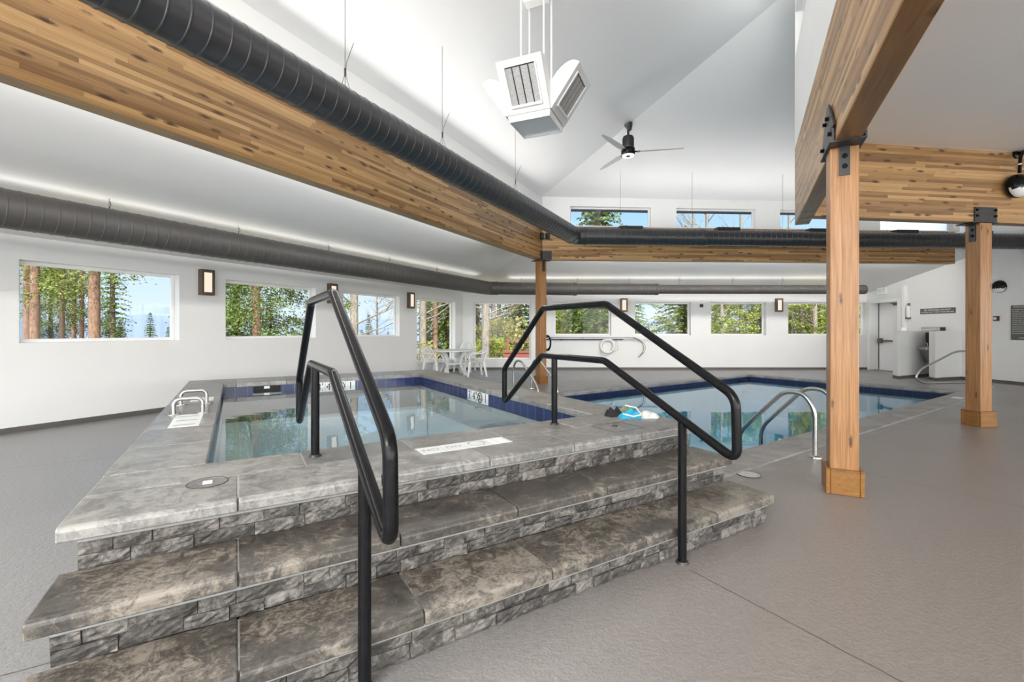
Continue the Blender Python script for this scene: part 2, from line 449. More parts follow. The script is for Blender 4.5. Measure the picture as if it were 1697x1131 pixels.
def leaf_mat(name, dark, light, trans=.35):
    m, nt, out = new_mat(name); h = N(nt)
    a = h.n('Attribute', attribute_name='tint'); sp = h.n('SeparateColor'); h.l(a.outputs['Color'], sp.inputs[0])
    oi = h.n('ObjectInfo')
    f = h.math('ADD', h.math('MULTIPLY', sp.outputs[0], .8), h.math('MULTIPLY', oi.outputs['Random'], .2))
    c = h.ramp(f, [(.1, dark), (.9, light)])
    d = h.n('BsdfDiffuse'); h.l(c, d.inputs['Color'])
    tr = h.n('BsdfTranslucent'); h.l(c, tr.inputs['Color'])
    mx = h.n('MixShader'); mx.inputs[0].default_value = trans
    h.l(d.outputs[0], mx.inputs[1]); h.l(tr.outputs[0], mx.inputs[2]); h.l(mx.outputs[0], out.inputs['Surface']); return m
M['spruce'] = leaf_mat('spruce_needles', srgb(34,46,28), srgb(112,130,70))
M['pineleaf'] = leaf_mat('pine_needles', srgb(42,52,26), srgb(132,142,76))
M['lightleaf'] = leaf_mat('fresh_green_leaves', srgb(86,102,40), srgb(172,180,94), .45)
M['bud'] = leaf_mat('budding_leaves', srgb(104,102,60), srgb(166,160,106), .45)
def bark(name, a, b):
    m, nt, out = new_mat(name); h = N(nt)
    v = h.coord(scale=(9,9,2.2)); f = h.noise(v, 3, 5, .7, .6)
    h.bsdf(out, h.ramp(f, [(.35,a),(.65,b)]), .9, 0, h.bump(f, .6, .03)); return m
M['rustbark'] = bark('rust_red_pine_bark', srgb(64,48,38), srgb(126,96,78))
M['greybark'] = bark('pale_grey_aspen_bark', srgb(66,60,54), srgb(126,118,108))
M['darkbark'] = bark('grey_brown_bark', srgb(58,50,44), srgb(112,98,84))
M['ground'] = plain('forest_ground', srgb(138,128,92), .95, var=.35, scale=1.2, bump=.4, bscale=8)
M['mountain'] = plain('haze_tinted_forest_slope', srgb(78,90,108), 1.0, var=.16, scale=.02)  # blue-grey base colour carries the distance haze
M['far_haze'] = plain('haze_tinted_far_ridge', srgb(88,98,114), 1.0, var=.12, scale=.03)  # distance haze put into the base colour of the farther ridge
M['roofout'] = plain('pale_metal_roof', srgb(190,190,188), .5)
M['fascia'] = plain('dark_brown_fascia', srgb(62,50,50), .7)
M['siding'] = plain('blue_grey_siding', srgb(88,104,128), .7, var=.1)
M['redwood'] = plain('red_stained_deck_wood', srgb(104,52,42), .7, var=.15, scale=6)
# ================================================================= room shell
A_DEG, E_DEG, R_DEG = 27.0, 86.5, 174.9
def dirv(deg): return Vector((sin(radians(deg)), cos(radians(deg)), 0))
Av, Ev = dirv(A_DEG), dirv(E_DEG)
nA = Vector((Av.y, -Av.x, 0))                  # into the hall from the left side
nE = Vector((Ev.y, -Ev.x, 0))                  # from the far beam towards the camera
K = Vector((.72, 10.9, 0))                     # inner corner of left and far beam
LB0 = Vector((-3.336, 2.977, 0))
LW0 = Vector((-6.34, 5.656, 0))
Y_FAR, Y_BACK = 14.95, -4.6
CORN = Vector((-1.605, 14.95, 0)); RC = Vector((11.62, 14.95, 0))
WALL_H = 2.5
def LW(u): return LW0 + Vector((.5095*u, u, 0))
def right_x(y): return 11.62 + .0892*(14.95 - y)

def wall(name, org, deg, x0, x1, y0, y1, z0, z1, holes=(), mat='wall'):
    """solid wall along the heading; holes are (xa, xb, za, zb) cut right through"""
    mb = MB()
    xs = sorted(set([x0, x1] + [h[0] for h in holes] + [h[1] for h in holes]))
    zs = sorted(set([z0, z1] + [h[2] for h in holes] + [h[3] for h in holes]))
    def hole(i, j):
        if i < 0 or j < 0 or i >= len(xs)-1 or j >= len(zs)-1: return None
        cx, cz = (xs[i]+xs[i+1])/2, (zs[j]+zs[j+1])/2
        return any(h[0] < cx < h[1] and h[2] < cz < h[3] for h in holes)
    for i in range(len(xs)-1):
        for j in range(len(zs)-1):
            if hole(i, j): continue
            a, b, c, d = xs[i], xs[i+1], zs[j], zs[j+1]
            mb.quad((a,y0,c),(b,y0,c),(b,y0,d),(a,y0,d)); mb.quad((b,y1,c),(a,y1,c),(a,y1,d),(b,y1,d))
            if hole(i-1, j) is not False: mb.quad((a,y1,c),(a,y0,c),(a,y0,d),(a,y1,d))
            if hole(i+1, j) is not False: mb.quad((b,y0,c),(b,y1,c),(b,y1,d),(b,y0,d))
            if hole(i, j-1) is not False: mb.quad((a,y0,c),(a,y1,c),(b,y1,c),(b,y0,c))
            if hole(i, j+1) is not False: mb.quad((a,y0,d),(b,y0,d),(b,y1,d),(a,y1,d))
    return struct(mb.build(name, M[mat], loc=org, rotz=heading(deg)))

WIN = [0]
def window(org, deg, h, y0, y1, fw=.05, bars=()):
    WIN[0] += 1
    xa, xb, za, zb = h
    mb = MB()
    mb.box(xa, xa+fw, y0, y1, za, zb); mb.box(xb-fw, xb, y0, y1, za, zb)
    mb.box(xa+fw, xb-fw, y0, y1, za, za+fw); mb.box(xa+fw, xb-fw, y0, y1, zb-fw, zb)
    for z in bars: mb.box(xa+fw, xb-fw, y0, y1, z-.015, z+.015)
    o = struct(mb.build('window_%d' % WIN[0], M['trimw'], loc=org, rotz=heading(deg), bevel=.006, seg=1))
    p = MB(); ym = (y0+y1)/2; p.box(xa+fw-.004, xb-fw+.004, ym-.003, ym+.003, za+fw-.004, zb-fw+.004)
    p.build('glass_pane', M['glass'], o)
    return o

# --- outer walls with their windows
sA = 1/.891
LH = [(u0*sA, u1*sA, 1.13, 2.2) for u0, u1 in ((.148, 1.793), (2.459, 4.164), (4.839, 6.547))] + [(7.194*sA, 8.893*sA, .35, 2.2)]
LH += [(-2.16*sA, -.515*sA, 1.13, 2.2), (-4.6*sA, -2.9*sA, 1.13, 2.2)]
wall('wall_left', LW0, A_DEG, -11.6, 9.294*sA+.13, 0, .22, 0, 2.75, LH)
for h in LH: window(LW0, A_DEG, h, .14, .19)
FH = [(-1.254, .62, .33, 2.2), (1.39, 3.246, 1.12, 2.2), (4.02, 5.856, 1.12, 2.2), (6.517, 8.316, 1.12, 2.2), (9.04, 10.82, 1.12, 2.2), (11.19, 11.585, 1.12, 2.2)]
FO = Vector((0, Y_FAR, 0))
wall('wall_far', FO, 90, -1.605, 11.62, 0, .22, 0, 2.75, FH)
for i, h in enumerate(FH): window(FO, 90, h, .14, .19, bars=(1.65,) if i == 5 else ())
# right wall with the recessed exit door
DX0, DX1, DZ = .115, 1.075, 2.16
RH_ = [(11.4, 13.8, .6, 2.6), (14.2, 16.6, .6, 2.6), (17.0, 19.4, .6, 2.6)]  # unseen windows added to bring fill light in from the right
wall('wall_right', RC, R_DEG, 0, 20.2, 0, .36, 0, 7.2, [(DX0, DX1, 0, DZ)] + RH_)
for h in RH_: window(RC, R_DEG, h, .14, .19)
# rear of the hall, behind the camera: unseen tall glazing, added to brighten the hall
BH = [(-10.2, -7.4, .3, 2.6), (-6.6, -3.4, .3, 3.0), (-2.6, .6, .3, 3.0), (1.4, 4.6, .3, 3.0), (5.4, 8.6, .3, 3.0), (9.2, 12.6, .3, 3.0),
      (-5.8, -3.0, 3.5, 5.0), (-2.4, .4, 3.5, 5.4), (1.0, 3.8, 3.5, 5.8)]
wall('wall_back', Vector((0, Y_BACK, 0)), 90, -12.2, 13.6, -.2, 0, 0, 7.2, BH)
for h in BH: window(Vector((0, Y_BACK, 0)), 90, h, -.12, -.07)

# --- clerestory walls above the beams
def xA(t): return t*sA
CLH = [(xA(t0), xA(t1), 3.82, 4.28) for t0, t1 in ((-6.53, -4.75), (-4.18, -2.4), (-1.44, .34), (.89, 2.671), (3.232, 5.006), (5.556, 7.366))]
wall('wall_clerestory_left', LB0, A_DEG, -10.5, 7.92*sA+.098, 0, .17, 3.752, 4.62, CLH)
for h in CLH: window(LB0, A_DEG, h, .09, .14, fw=.035)
CFH = [(.676, 2.654, 3.79, 4.265), (3.283, 5.28, 3.79, 4.265), (5.899, 7.9, 3.79, 4.265), (8.5, 10.45, 3.79, 4.265)]
wall('wall_clerestory_far', K, E_DEG, 0, 10.62, 0, .17, 3.78, 4.62, CFH)
for h in CFH: window(K, E_DEG, h, .09, .14, fw=.035)
RB0 = Vector((1.735, 2.034, 0)); RB_END = 4.347*sA
CRH = [(RB_END-2.4, RB_END-.06, 5.07, 5.7), (RB_END-5.2, RB_END-2.8, 5.07, 5.7)]
wall('wall_clerestory_right', RB0, A_DEG, -7.4, RB_END, -.17, 0, 3.82, 6.6, CRH)
for h in CRH: window(RB0, A_DEG, h, -.13, -.08, fw=.04)
# beam E2 line (right part of the hall)
E2_DEG = 82.3
E2v = dirv(E2_DEG)
E20 = Vector((4.505, 5.90, 0))
wall('wall_clerestory_front', E20, E2_DEG, -.62, 7.9, .0, .15, 3.72, 7.1)

# --- ceilings (solid slabs whose underside follows a height function)
def slab(name, pts, zf, th=.1, mat='ceil', kind=True):
    n = len(pts)
    lo = [Vector((p[0], p[1], zf(p))) for p in pts]
    vs = lo + [v + Vector((0,0,th)) for v in lo]
    mb = MB()
    mb.add(vs, [tuple(range(n)), tuple(range(2*n-1, n-1, -1))] + [((i+1)%n, i, i+n, (i+1)%n+n) for i in range(n)])
    o = mb.build(name, M[mat]); return struct(o)
def dL(p): return (Vector((p[0],p[1],0))-K).dot(nA)
def dF(p): return (Vector((p[0],p[1],0))-K).dot(nE)
hip = (nA+nE).normalized()
Kh = K + hip*9.0
SL = .30
zL = lambda p: 4.48 + SL*dL(p)
zF = lambda p: 4.48 + SL*dF(p)
bk = lambda p, y=Y_BACK-.2: p - Av*((p.y-y)/Av.y)
o1 = K - nA*.3; o2 = K - nE*.3
cornL = K - hip*(.3/hip.dot(nA))
slab('ceiling', [cornL, bk(o1), bk(Kh), Kh], zL)
slab('ceiling.001', [cornL, Kh, Vector((13.4, 3.3, 0)), Vector((13.4, 0, 0)) + Vector((0, (K-nE*.3).y + .061*12.7, 0))], zF)
LS = .24
zLow = lambda p: WALL_H + LS*((Vector((p[0],p[1],0))-LW0).dot(nA))
fs = (3.39-WALL_H)/(Y_FAR-11.07)
zFar = lambda p: WALL_H + fs*(Y_FAR-p[1])
cb = K - hip*(.17/hip.dot(nA))
slab('ceiling.002', [CORN, cb + nA*.02, bk(K - nA*.12), bk(LW(0))], zLow)
rwy = K.y + .061*10.7
slab('ceiling.003', [cb + nA*.02, CORN, RC, Vector((right_x(11.6), rwy+.1, 0))], zFar)
rbr = RB0 - Vector((-Av.y, Av.x, 0))*.17
slab('ceiling.004', [E20 + E2v*(-.56), rbr + Av*((5.85-rbr.y)/Av.y), bk(rbr), Vector((13.5, Y_BACK, 0)), Vector((12.9, 7.0, 0))], lambda p: 3.72)

# --- outside of the roof
def roofz(f): return lambda p: f(p) + .28
nLW = -nA
slab('roof_left', [CORN + nLW*.7 + Vector((.1,.4,0)), cb + nLW*.04, bk(K - nA*.22), bk(LW(0) + nLW*.7)], roofz(zLow), .05, 'roofout')
slab('roof_far', [cb + Vector((0,.04,0)), CORN + Vector((-.4,.7,0)), RC + Vector((.4,.7,0)), Vector((11.7, rwy+.2, 0))], roofz(zFar), .05, 'roofout')
# deep eaves of the high roof with a dark fascia board
def eave(name, org, deg, x0, x1, depth):
    mb = MB(); mb.extrude_x([(.17, 4.43), (depth, 4.43-SL*(depth-.17)), (depth, 4.43-SL*(depth-.17)+.2), (.17, 4.66)], x0, x1)
    return struct(mb.build(name, M['fascia'], loc=org, rotz=heading(deg)))
eave('trim_1', K, E_DEG, -.5, 10.7, .62)
eave('trim_2', LB0, A_DEG, -10, 7.92*sA+.5, .62)

# --- floor with the openings of the pool and the hot tub
TUB_DEG, POOL_DEG = 58.8, 56.0
Dv, Cv = dirv(TUB_DEG), Vector((-cos(radians(TUB_DEG)), sin(radians(TUB_DEG)), 0))
Pv, Qv = dirv(POOL_DEG), Vector((-cos(radians(POOL_DEG)), sin(radians(POOL_DEG)), 0))
TI = (-.16, 2.69, 3.06, 7.42)                  # tub basin D0 D1 C0 C1
PI_ = (3.60, 13.02, 2.68, 7.10)                # pool basin P0 P1 Q0 Q1
def rect(e1, e2, r): return [e1*r[0]+e2*r[2], e1*r[1]+e2*r[2], e1*r[1]+e2*r[3], e1*r[0]+e2*r[3]]
outl = [bk(LW(0), Y_BACK), CORN, RC, Vector((right_x(Y_BACK), Y_BACK, 0))]
holes = [rect(Pv, Qv, PI_), rect(Dv, Cv, (TI[0]-.05, TI[1]+.05, TI[2]-.05, TI[3]+.05))]
allp = outl + holes[0] + holes[1]
tri = tessellate_polygon([outl, holes[0], holes[1]])
mb = MB(); mb.add(allp, [tuple(t) for t in tri])
fl = struct(mb.build('floor', M['floor']))
bm = bmesh.new(); bm.from_mesh(fl.data)
for f in bm.faces:
    if f.normal.z < 0: f.normal_flip()
bm.to_mesh(fl.data); bm.free()

# --- baseboards
def baseboard(name, org, deg, segs):
    mb = MB()
    for x0, x1 in segs: mb.box(x0, x1, -.014, 0, 0, .072)
    return struct(mb.build(name, M['base'], loc=org, rotz=heading(deg)))
baseboard('baseboard_left', LW0, A_DEG, [(-11.4, 9.28*sA)])
baseboard('baseboard_far', FO, 90, [(-1.59, 11.6)])
baseboard('baseboard_right', RC, R_DEG, [(0, .06), (1.2, 1.95), (3.6, 19)])
# drywall joint across the right wall
mb = MB(); mb.box(1.35, 12, -.006, 0, 2.525, 2.535)
struct(mb.build('trim_3', M['wall'], loc=RC, rotz=heading(R_DEG)))
# door casing and the exit door in its deep recess
mb = MB()
mb.box(DX0-.09, DX0, -.02, 0, 0, DZ+.1); mb.box(DX1, DX1+.12, -.02, 0, 0, DZ+.1); mb.box(DX0, DX1, -.02, 0, DZ, DZ+.1)
struct(mb.build('trim_4', M['trimw'], loc=RC, rotz=heading(R_DEG), bevel=.004, seg=1))
mb = MB(); mb.box(DX0+.002, DX1-.002, .305, .35, .0, DZ-.004)
door = struct(mb.build('door_1', M['trimw'], loc=RC, rotz=heading(R_DEG)))
mb = MB(); mb.box(DX0, DX1, -.01, .36, -.03, .012); mb.build('threshold', M['poolcoping'], door)
mb = MB(); mb.box(DX0+.001, DX0+.014, .29, .306, .0, DZ)
mb.build('weather_strip', M['black'], door)
mb = MB()
mb.box(DX0+.03, DX0+.16, .22, .305, .87, 1.03); mb.box(DX0+.15, DX1-.1, .235, .262, .925, .975); mb.box(DX1-.14, DX1-.08, .24, .305, .91, .99)
pb = mb.build('push_bar', M['gunmetal'], door, bevel=.012)
mb = MB(); mb.box(DX1-.42, DX1-.12, .25, .305, 2.07, 2.125); mb.box(DX1-.5, DX1-.3, .235, .255, 2.12, 2.14)
mb.build('door_closer', M['gunmetal'], door, bevel=.005)
# ================================================================= beams, posts
def beam(label, org, deg, x0, x1, y0, y1, z0, z1, group='laminated timber beams'):
    """the beam's own axis is local x so that its boards follow it"""
    mb = MB(); mb.box(x0, x1, y0, y1, 0, z1-z0)
    o = mb.build('timber_beam', M['glulam'], bevel=.006, seg=1)
    o.location = (org.x, org.y, z0); o.rotation_euler.z = heading(deg)
    return tag(o, label, 'beam', group)
BZ, TZ = 2.975, 3.752
beam('long laminated timber beam running above the hot tub from upper left to the far post', LB0, A_DEG, -9.5, 7.92*sA+.098, 0, .17, BZ, TZ)
beam('laminated timber beam across the far side, behind the dark duct and under the small high windows', K, E_DEG, 0, 10.5, 0, .17, BZ, 3.78)
RZ = 2.76
rb = beam('thick pale laminated beam overhead at upper right with white wall on top', RB0, A_DEG, -6.6, RB_END, -.17, 0, RZ, 3.82)
e2 = beam('orange laminated beam crossing behind the front post, carried by the far right post', E20, E2_DEG, -.66, 7.2, 0, .15, 2.75, 3.72)

def bolts(mb, pts, r=.016, h=.022, axis='y', sgn=-1):
    for p in pts:
        if axis == 'y':
            Mx = Matrix.Rotation(radians(90*(-sgn)) , 4, 'X')
        else:
            Mx = Matrix.Rotation(radians(90*sgn), 4, 'Y')
        mb.lathe([(r*1.35,0),(r*1.35,.004),(r,.0045),(r,h)], p, 6, Mx)

def post(label, cx, cy, deg, w, z1, capw, caph):
    """square timber post; local x = heading deg"""
    t = thing('timber_post', label, 'post', (cx, cy, 0), heading(deg), 'square timber posts')
    h = w/2
    mb = MB(); mb.box(-h, h, -h, h, .01, z1); mb.build('shaft', M['post'], t, bevel=.007)
    c = capw/2
    mb = MB()
    mb.box(-c, c, -c, -h-.001, 0, caph); mb.box(-c, c, h+.001, c, 0, caph); mb.box(-c, -h-.001, -h, h, 0, caph); mb.box(h+.001, c, -h, h, 0, caph)
    mb.build('base_cap', M['postcap'], t, bevel=.004, seg=1)
    return t
# front right post, square to the pale beam (local x along the beam direction)
p1 = post('thick timber post at front right standing on the floor beside the pool ladder', 2.667, 3.69, A_DEG, .19, RZ-.012, .25, .20)
mb = MB()                                       # saddle bracket under the beam
mb.box(-.24, .24, -.118, .118, RZ-.012, RZ)
mb.box(-.24, .24, .088, .10, RZ, RZ+.13); mb.box(-.24, .24, -.118, -.106, RZ, RZ+.10)
mb.add([(-.30,.088,RZ+.10),(-.05,.088,RZ+.36),(.05,.088,RZ+.36),(.30,.088,RZ+.10),(-.30,.10,RZ+.10),(-.05,.10,RZ+.36),(.05,.10,RZ+.36),(.30,.10,RZ+.10)],
       [(3,2,1,0),(4,5,6,7),(0,1,5,4),(1,2,6,5),(2,3,7,6),(3,0,4,7)])
mb.box(-.107, -.096, -.035, .035, RZ-.24, RZ-.01); mb.box(.096, .107, -.035, .035, RZ-.24, RZ-.01)
br = mb.build('saddle_bracket', M['blacksteel'], p1)
for zz in (-.09, -.17):
    b = MB(); bolts(b, [(-.107, 0, RZ+zz)], .016, .02, 'x', -1); b.build('bolt', M['black'], br)
for xx, zz in ((-.19,.07),(.19,.07),(-.06,.24),(.06,.24)):
    b = MB(); bolts(b, [(xx, .10, RZ+zz)], .015, .026, 'y', 1); b.build('bolt', M['black'], br)
# right post under the orange beam
p2c = E20 + E2v*1.88 + Vector((-E2v.y, E2v.x, 0))*.075
p2 = post('timber post at far right with two lit faces under the orange beam', p2c.x, p2c.y, E2_DEG, .185, 2.738, .25, .205)
mb = MB()
mb.box(-.21, .21, -.09, .12, 2.738, 2.75)
mb.box(-.175, .175, -.09, -.078, 2.738, 2.95); mb.box(-.175, .175, .078, .09, 2.75, 2.95)
mb.box(-.104, -.094, -.04, .04, 2.50, 2.74); mb.box(.094, .104, -.04, .04, 2.50, 2.74)
br = mb.build('saddle_bracket', M['blacksteel'], p2)
for xx in (-.145, .145):
    for zz in (2.83, 2.91):
        b = MB(); bolts(b, [(xx, -.09, zz)], .014, .02, 'y', -1); b.build('bolt', M['black'], br)
for zz in (2.58, 2.66):
    b = MB(); bolts(b, [(-.104, 0, zz)], .014, .03, 'x', -1); b.build('bolt', M['black'], br)
# far post at the corner of the two beams
p3 = post('slim far timber post under the corner of two beams, between the far windows', .70, 11.065, 54, .19, BZ-.012, .245, .19)
mb = MB()
mb.box(-.17, .17, -.17, .17, BZ-.012, BZ)
mb.box(-.035, .035, -.107, -.096, BZ-.27, BZ-.01)
br = mb.build('saddle_bracket', M['blacksteel'], p3)
Mr = Matrix.Rotation(heading(E_DEG)-heading(54), 4, 'Z')
q = Mr.inverted()
def p3l(v): return Matrix.Rotation(-heading(54), 4, 'Z') @ (Vector(v) - Vector((.70, 11.065, 0)))
b = MB()
a0 = p3l(K - nE*0 + nE*.012); ex = Matrix.Rotation(-heading(54), 3, 'Z') @ Ev; ax = Matrix.Rotation(-heading(54), 3, 'Z') @ (-Av)
for dirx, ln in ((ex, .23), (ax, .08)):
    n2 = Vector((dirx.y, -dirx.x, 0)) if dirx is ex else Vector((-dirx.y, dirx.x, 0))
    s0 = p3l(K) + n2*.012
    pl = [s0, s0+dirx*ln]
    b.add([pl[0]+Vector((0,0,BZ)), pl[1]+Vector((0,0,BZ)), pl[1]+Vector((0,0,BZ+.21)), pl[0]+Vector((0,0,BZ+.21)),
           pl[0]-n2*.01+Vector((0,0,BZ)), pl[1]-n2*.01+Vector((0,0,BZ)), pl[1]-n2*.01+Vector((0,0,BZ+.21)), pl[0]-n2*.01+Vector((0,0,BZ+.21))],
          [(0,1,2,3),(7,6,5,4),(0,4,5,1),(1,5,6,2),(2,6,7,3),(3,7,4,0)])
b.build('side_plate', M['blacksteel'], br)
b = MB()
for s_, dd in ((.13, ex), (.06, ax)):
    n2 = Vector((dd.y, -dd.x, 0)) if dd is ex else Vector((-dd.y, dd.x, 0))
    p = p3l(K) + dd*s_ + n2*.014 + Vector((0,0,BZ+.56))
    b.box(p.x-.045, p.x+.045, p.y-.03, p.y+.03, p.z-.07, p.z+.07)
b.build('tie_plate', M['blacksteel'], br)

# ================================================================= round ducts
def ribbed(mb, p0, p1, r0, r1=None, pitch=.13, rib=.004, seg=32):
    r1 = r0 if r1 is None else r1
    p0, p1 = Vector(p0), Vector(p1); L = (p1-p0).length; d = (p1-p0)/L
    pts = [p0]; rs = [r0]
    s = pitch*.5
    while s < L-.03:
        r = r0 + (r1-r0)*s/L
        for ds, dr in ((-.018,0),(-.009,0),(-.0035,rib),(.0035,rib),(.009,0),(.018,0)): pts.append(p0+d*(s+ds)); rs.append(r+dr)
        s += pitch
    pts.append(p1); rs.append(r1)
    mb.tube(pts, rs, seg)
def collar(p, d, r, parent, mat, w=.05):
    mb = MB(); p = Vector(p); d = Vector(d).normalized()
    mb.tube([p-d*w, p-d*w*.8, p+d*w*.8, p+d*w], [r, r+.012, r+.012, r], 32)
    return mb.build('collar', M[mat], parent, smooth=True)
def elbow(a, b, c, r, parent, mat, ln):
    a, b, c = Vector(a), Vector(b), Vector(c)
    pts = fillet([b+(a-b).normalized()*ln, b, b+(c-b).normalized()*ln], ln*.95, 6)
    mb = MB(); mb.tube(pts, r*1.02, 32); return mb.build('elbow', M[mat], parent, smooth=True)
def hanger(p, ztop, parent, r, loose=True):
    """twin wire from a ring around the duct up to the ceiling"""
    mb = MB(); x, y, z = p
    mb.tube([(x,y,z+r*.98),(x,y,ztop)], .0028, 6)
    if loose:
        mb.tube([(x-.05,y,z+r*.9),(x,y,z+r+.16)], .0025, 6); mb.tube([(x+.05,y,z+r*.9),(x,y,z+r+.16)], .0025, 6)
        mb.tube([(x,y,z+r+.16),(x+.02,y-.01,z+r+.26),(x+.09,y-.03,z+r+.42)], .0025, 6)
        mb.tube([(x,y,z+r+.13),(x,y,z+r+.2)], .011, 8)
    return mb.build('hanger_wire', M['blacksteel'], parent)

# upper duct, in front of the beams
d_off = 1.0
DUZ, DUR = 3.345, .184
ud = thing('air_duct', 'dark shiny spiral duct hung beside the long beam and turning along the far beam', 'duct', (0,0,0), 0, 'spiral ducts')
Ke = K + hip*(d_off/hip.dot(nA)); Ke.z = DUZ
near = Ke - Av*13.2; near.z = DUZ
s1 = Ke - Av*.22
mb = MB(); ribbed(mb, near, s1, DUR); mb.build('duct_run', M['duct'], ud, smooth=True, sharp=25)
e_end = Vector((right_x(11.0)-.02, 0, DUZ)); tE = (e_end.x-Ke.x)/Ev.x; e_end = Ke + Ev*tE; e_end.z = DUZ
tm = 2.85
mid = Ke + Ev*tm
elbow(near, Ke, e_end, DUR, ud, 'duct', .24)
mb = MB(); ribbed(mb, Ke+Ev*.2, mid, DUR, pitch=.12); mb.build('duct_run', M['duct'], ud, smooth=True, sharp=25)
mb = MB(); ribbed(mb, mid, e_end, DUR*.95, pitch=.12); mb.build('duct_run', M['duct'], ud, smooth=True, sharp=25)
collar(mid, Ev, DUR, ud, 'duct')
collar(Ke+Ev*.24, Ev, DUR*1.01, ud, 'duct', .03)
for tt in (1.24, 3.43, 5.55, 7.6, 9.4):          # grilles on the crown of the duct
    p = Ke + Ev*tt
    mb = MB(); Mx = Matrix.Translation((p.x, p.y, DUZ+DUR*.9)) @ Matrix.Rotation(heading(E_DEG), 4, 'Z')
    mb.box(-.26, .26, -.09, .09, -.03, .055, Mx); mb.build('grille', M['blacksteel'], ud, bevel=.006, seg=1)
for tt in (1.02, 2.99-.55, 4.73-.35, 6.6):
    pass
def on_duct(px, base, dirn):
    """point of a duct run seen in picture column px"""
    r = (px-CX)/F_PX
    t = (r*base.y-base.x)/(dirn.x-r*dirn.y); return base + dirn*t
for px in (572, 733, 854):
    p = on_duct(px, Ke, Av); hanger(p, zL(p)-.001, ud, DUR)
for px in (1028, 1147, 1297, 1470):
    p = on_duct(px, Ke, Ev); hanger(p, zF(p)-.001, ud, DUR, False)

# lower duct, along the outer walls
ld = thing('air_duct', 'dark grey spiral duct hung low along the window walls under the sloping ceiling', 'duct', (0,0,0), 0, 'spiral ducts')
dd = 1.5
aL = LW0 + nA*dd
yq = Y_FAR-dd
kq = aL + Av*((yq-aL.y)/Av.y); kq.z = 2.525
n0 = aL - Av*8.0; n0.z = 2.545
nm = aL + Av*.0; nm.z = 2.545
mb = MB(); ribbed(mb, n0, kq-Av*.2, .208, .192); mb.build('duct_run', M['duct2'], ld, smooth=True, sharp=25)
fe = Vector((at(1433, yq), yq, 2.487))
q1 = Vector((at(953, yq), yq, 2.50)); q2 = Vector((at(1088, yq), yq, 2.495))
elbow(n0, kq, q1, .19, ld, 'duct2', .22)
for a_, b_, r_ in ((kq+Vector((.2,0,0)), q1, .185), (q1, q2, .165), (q2, fe, .133)):
    mb = MB(); ribbed(mb, a_, b_, r_, pitch=.12, rib=.004); mb.build('duct_run', M['duct2'], ld, smooth=True, sharp=25)
collar(q1, (1,0,0), .182, ld, 'duct2'); collar(q2, (1,0,0), .16, ld, 'duct2')
collar(kq+Vector((.24,0,0)), (1,0,0), .187, ld, 'duct2', .03)
for px in (181, 395, 544, 645, 724):
    p = on_duct(px, aL, Av); p.z = 2.535; hanger(p, zLow(p)-.001, ld, .2, False)
    mb = MB(); mb.tube([(p.x,p.y,2.74),(p.x+.03,p.y-.01,2.78),(p.x+.01,p.y,2.82)], .006, 6); mb.build('wire_tail', M['gunmetal'], ld)
for px in (863, 956, 1043, 1125, 1213, 1296):
    x = at(px, yq); hanger((x, yq, 2.49), zFar((x,yq))-.001, ld, .14, False)
    mb = MB(); mb.tube([(x,yq,2.72),(x+.04,yq,2.76),(x+.02,yq,2.82)], .006, 6); mb.build('wire_tail', M['gunmetal'], ld)
# ================================================================= hot tub (local x = D, local y = C)
T0 = (1.24, 5.2)
def tub_world(d, c): return Dv*d + Cv*c
tw = tub_world(*T0)
tub = thing('hot_tub', 'raised stone hot tub with grey coping, navy tile band and pale water', 'hot tub', (tw.x, tw.y, 0), heading(TUB_DEG))
TOFF = (T0[0], T0[1], 0)
ZT, ZM, ZLOW = .56, .373, .187
D0, D1 = -.52, 3.07
JN = [-.575, .01, .64, 1.265, 1.89, 2.51, 3.115]
rnd = random.Random(5)

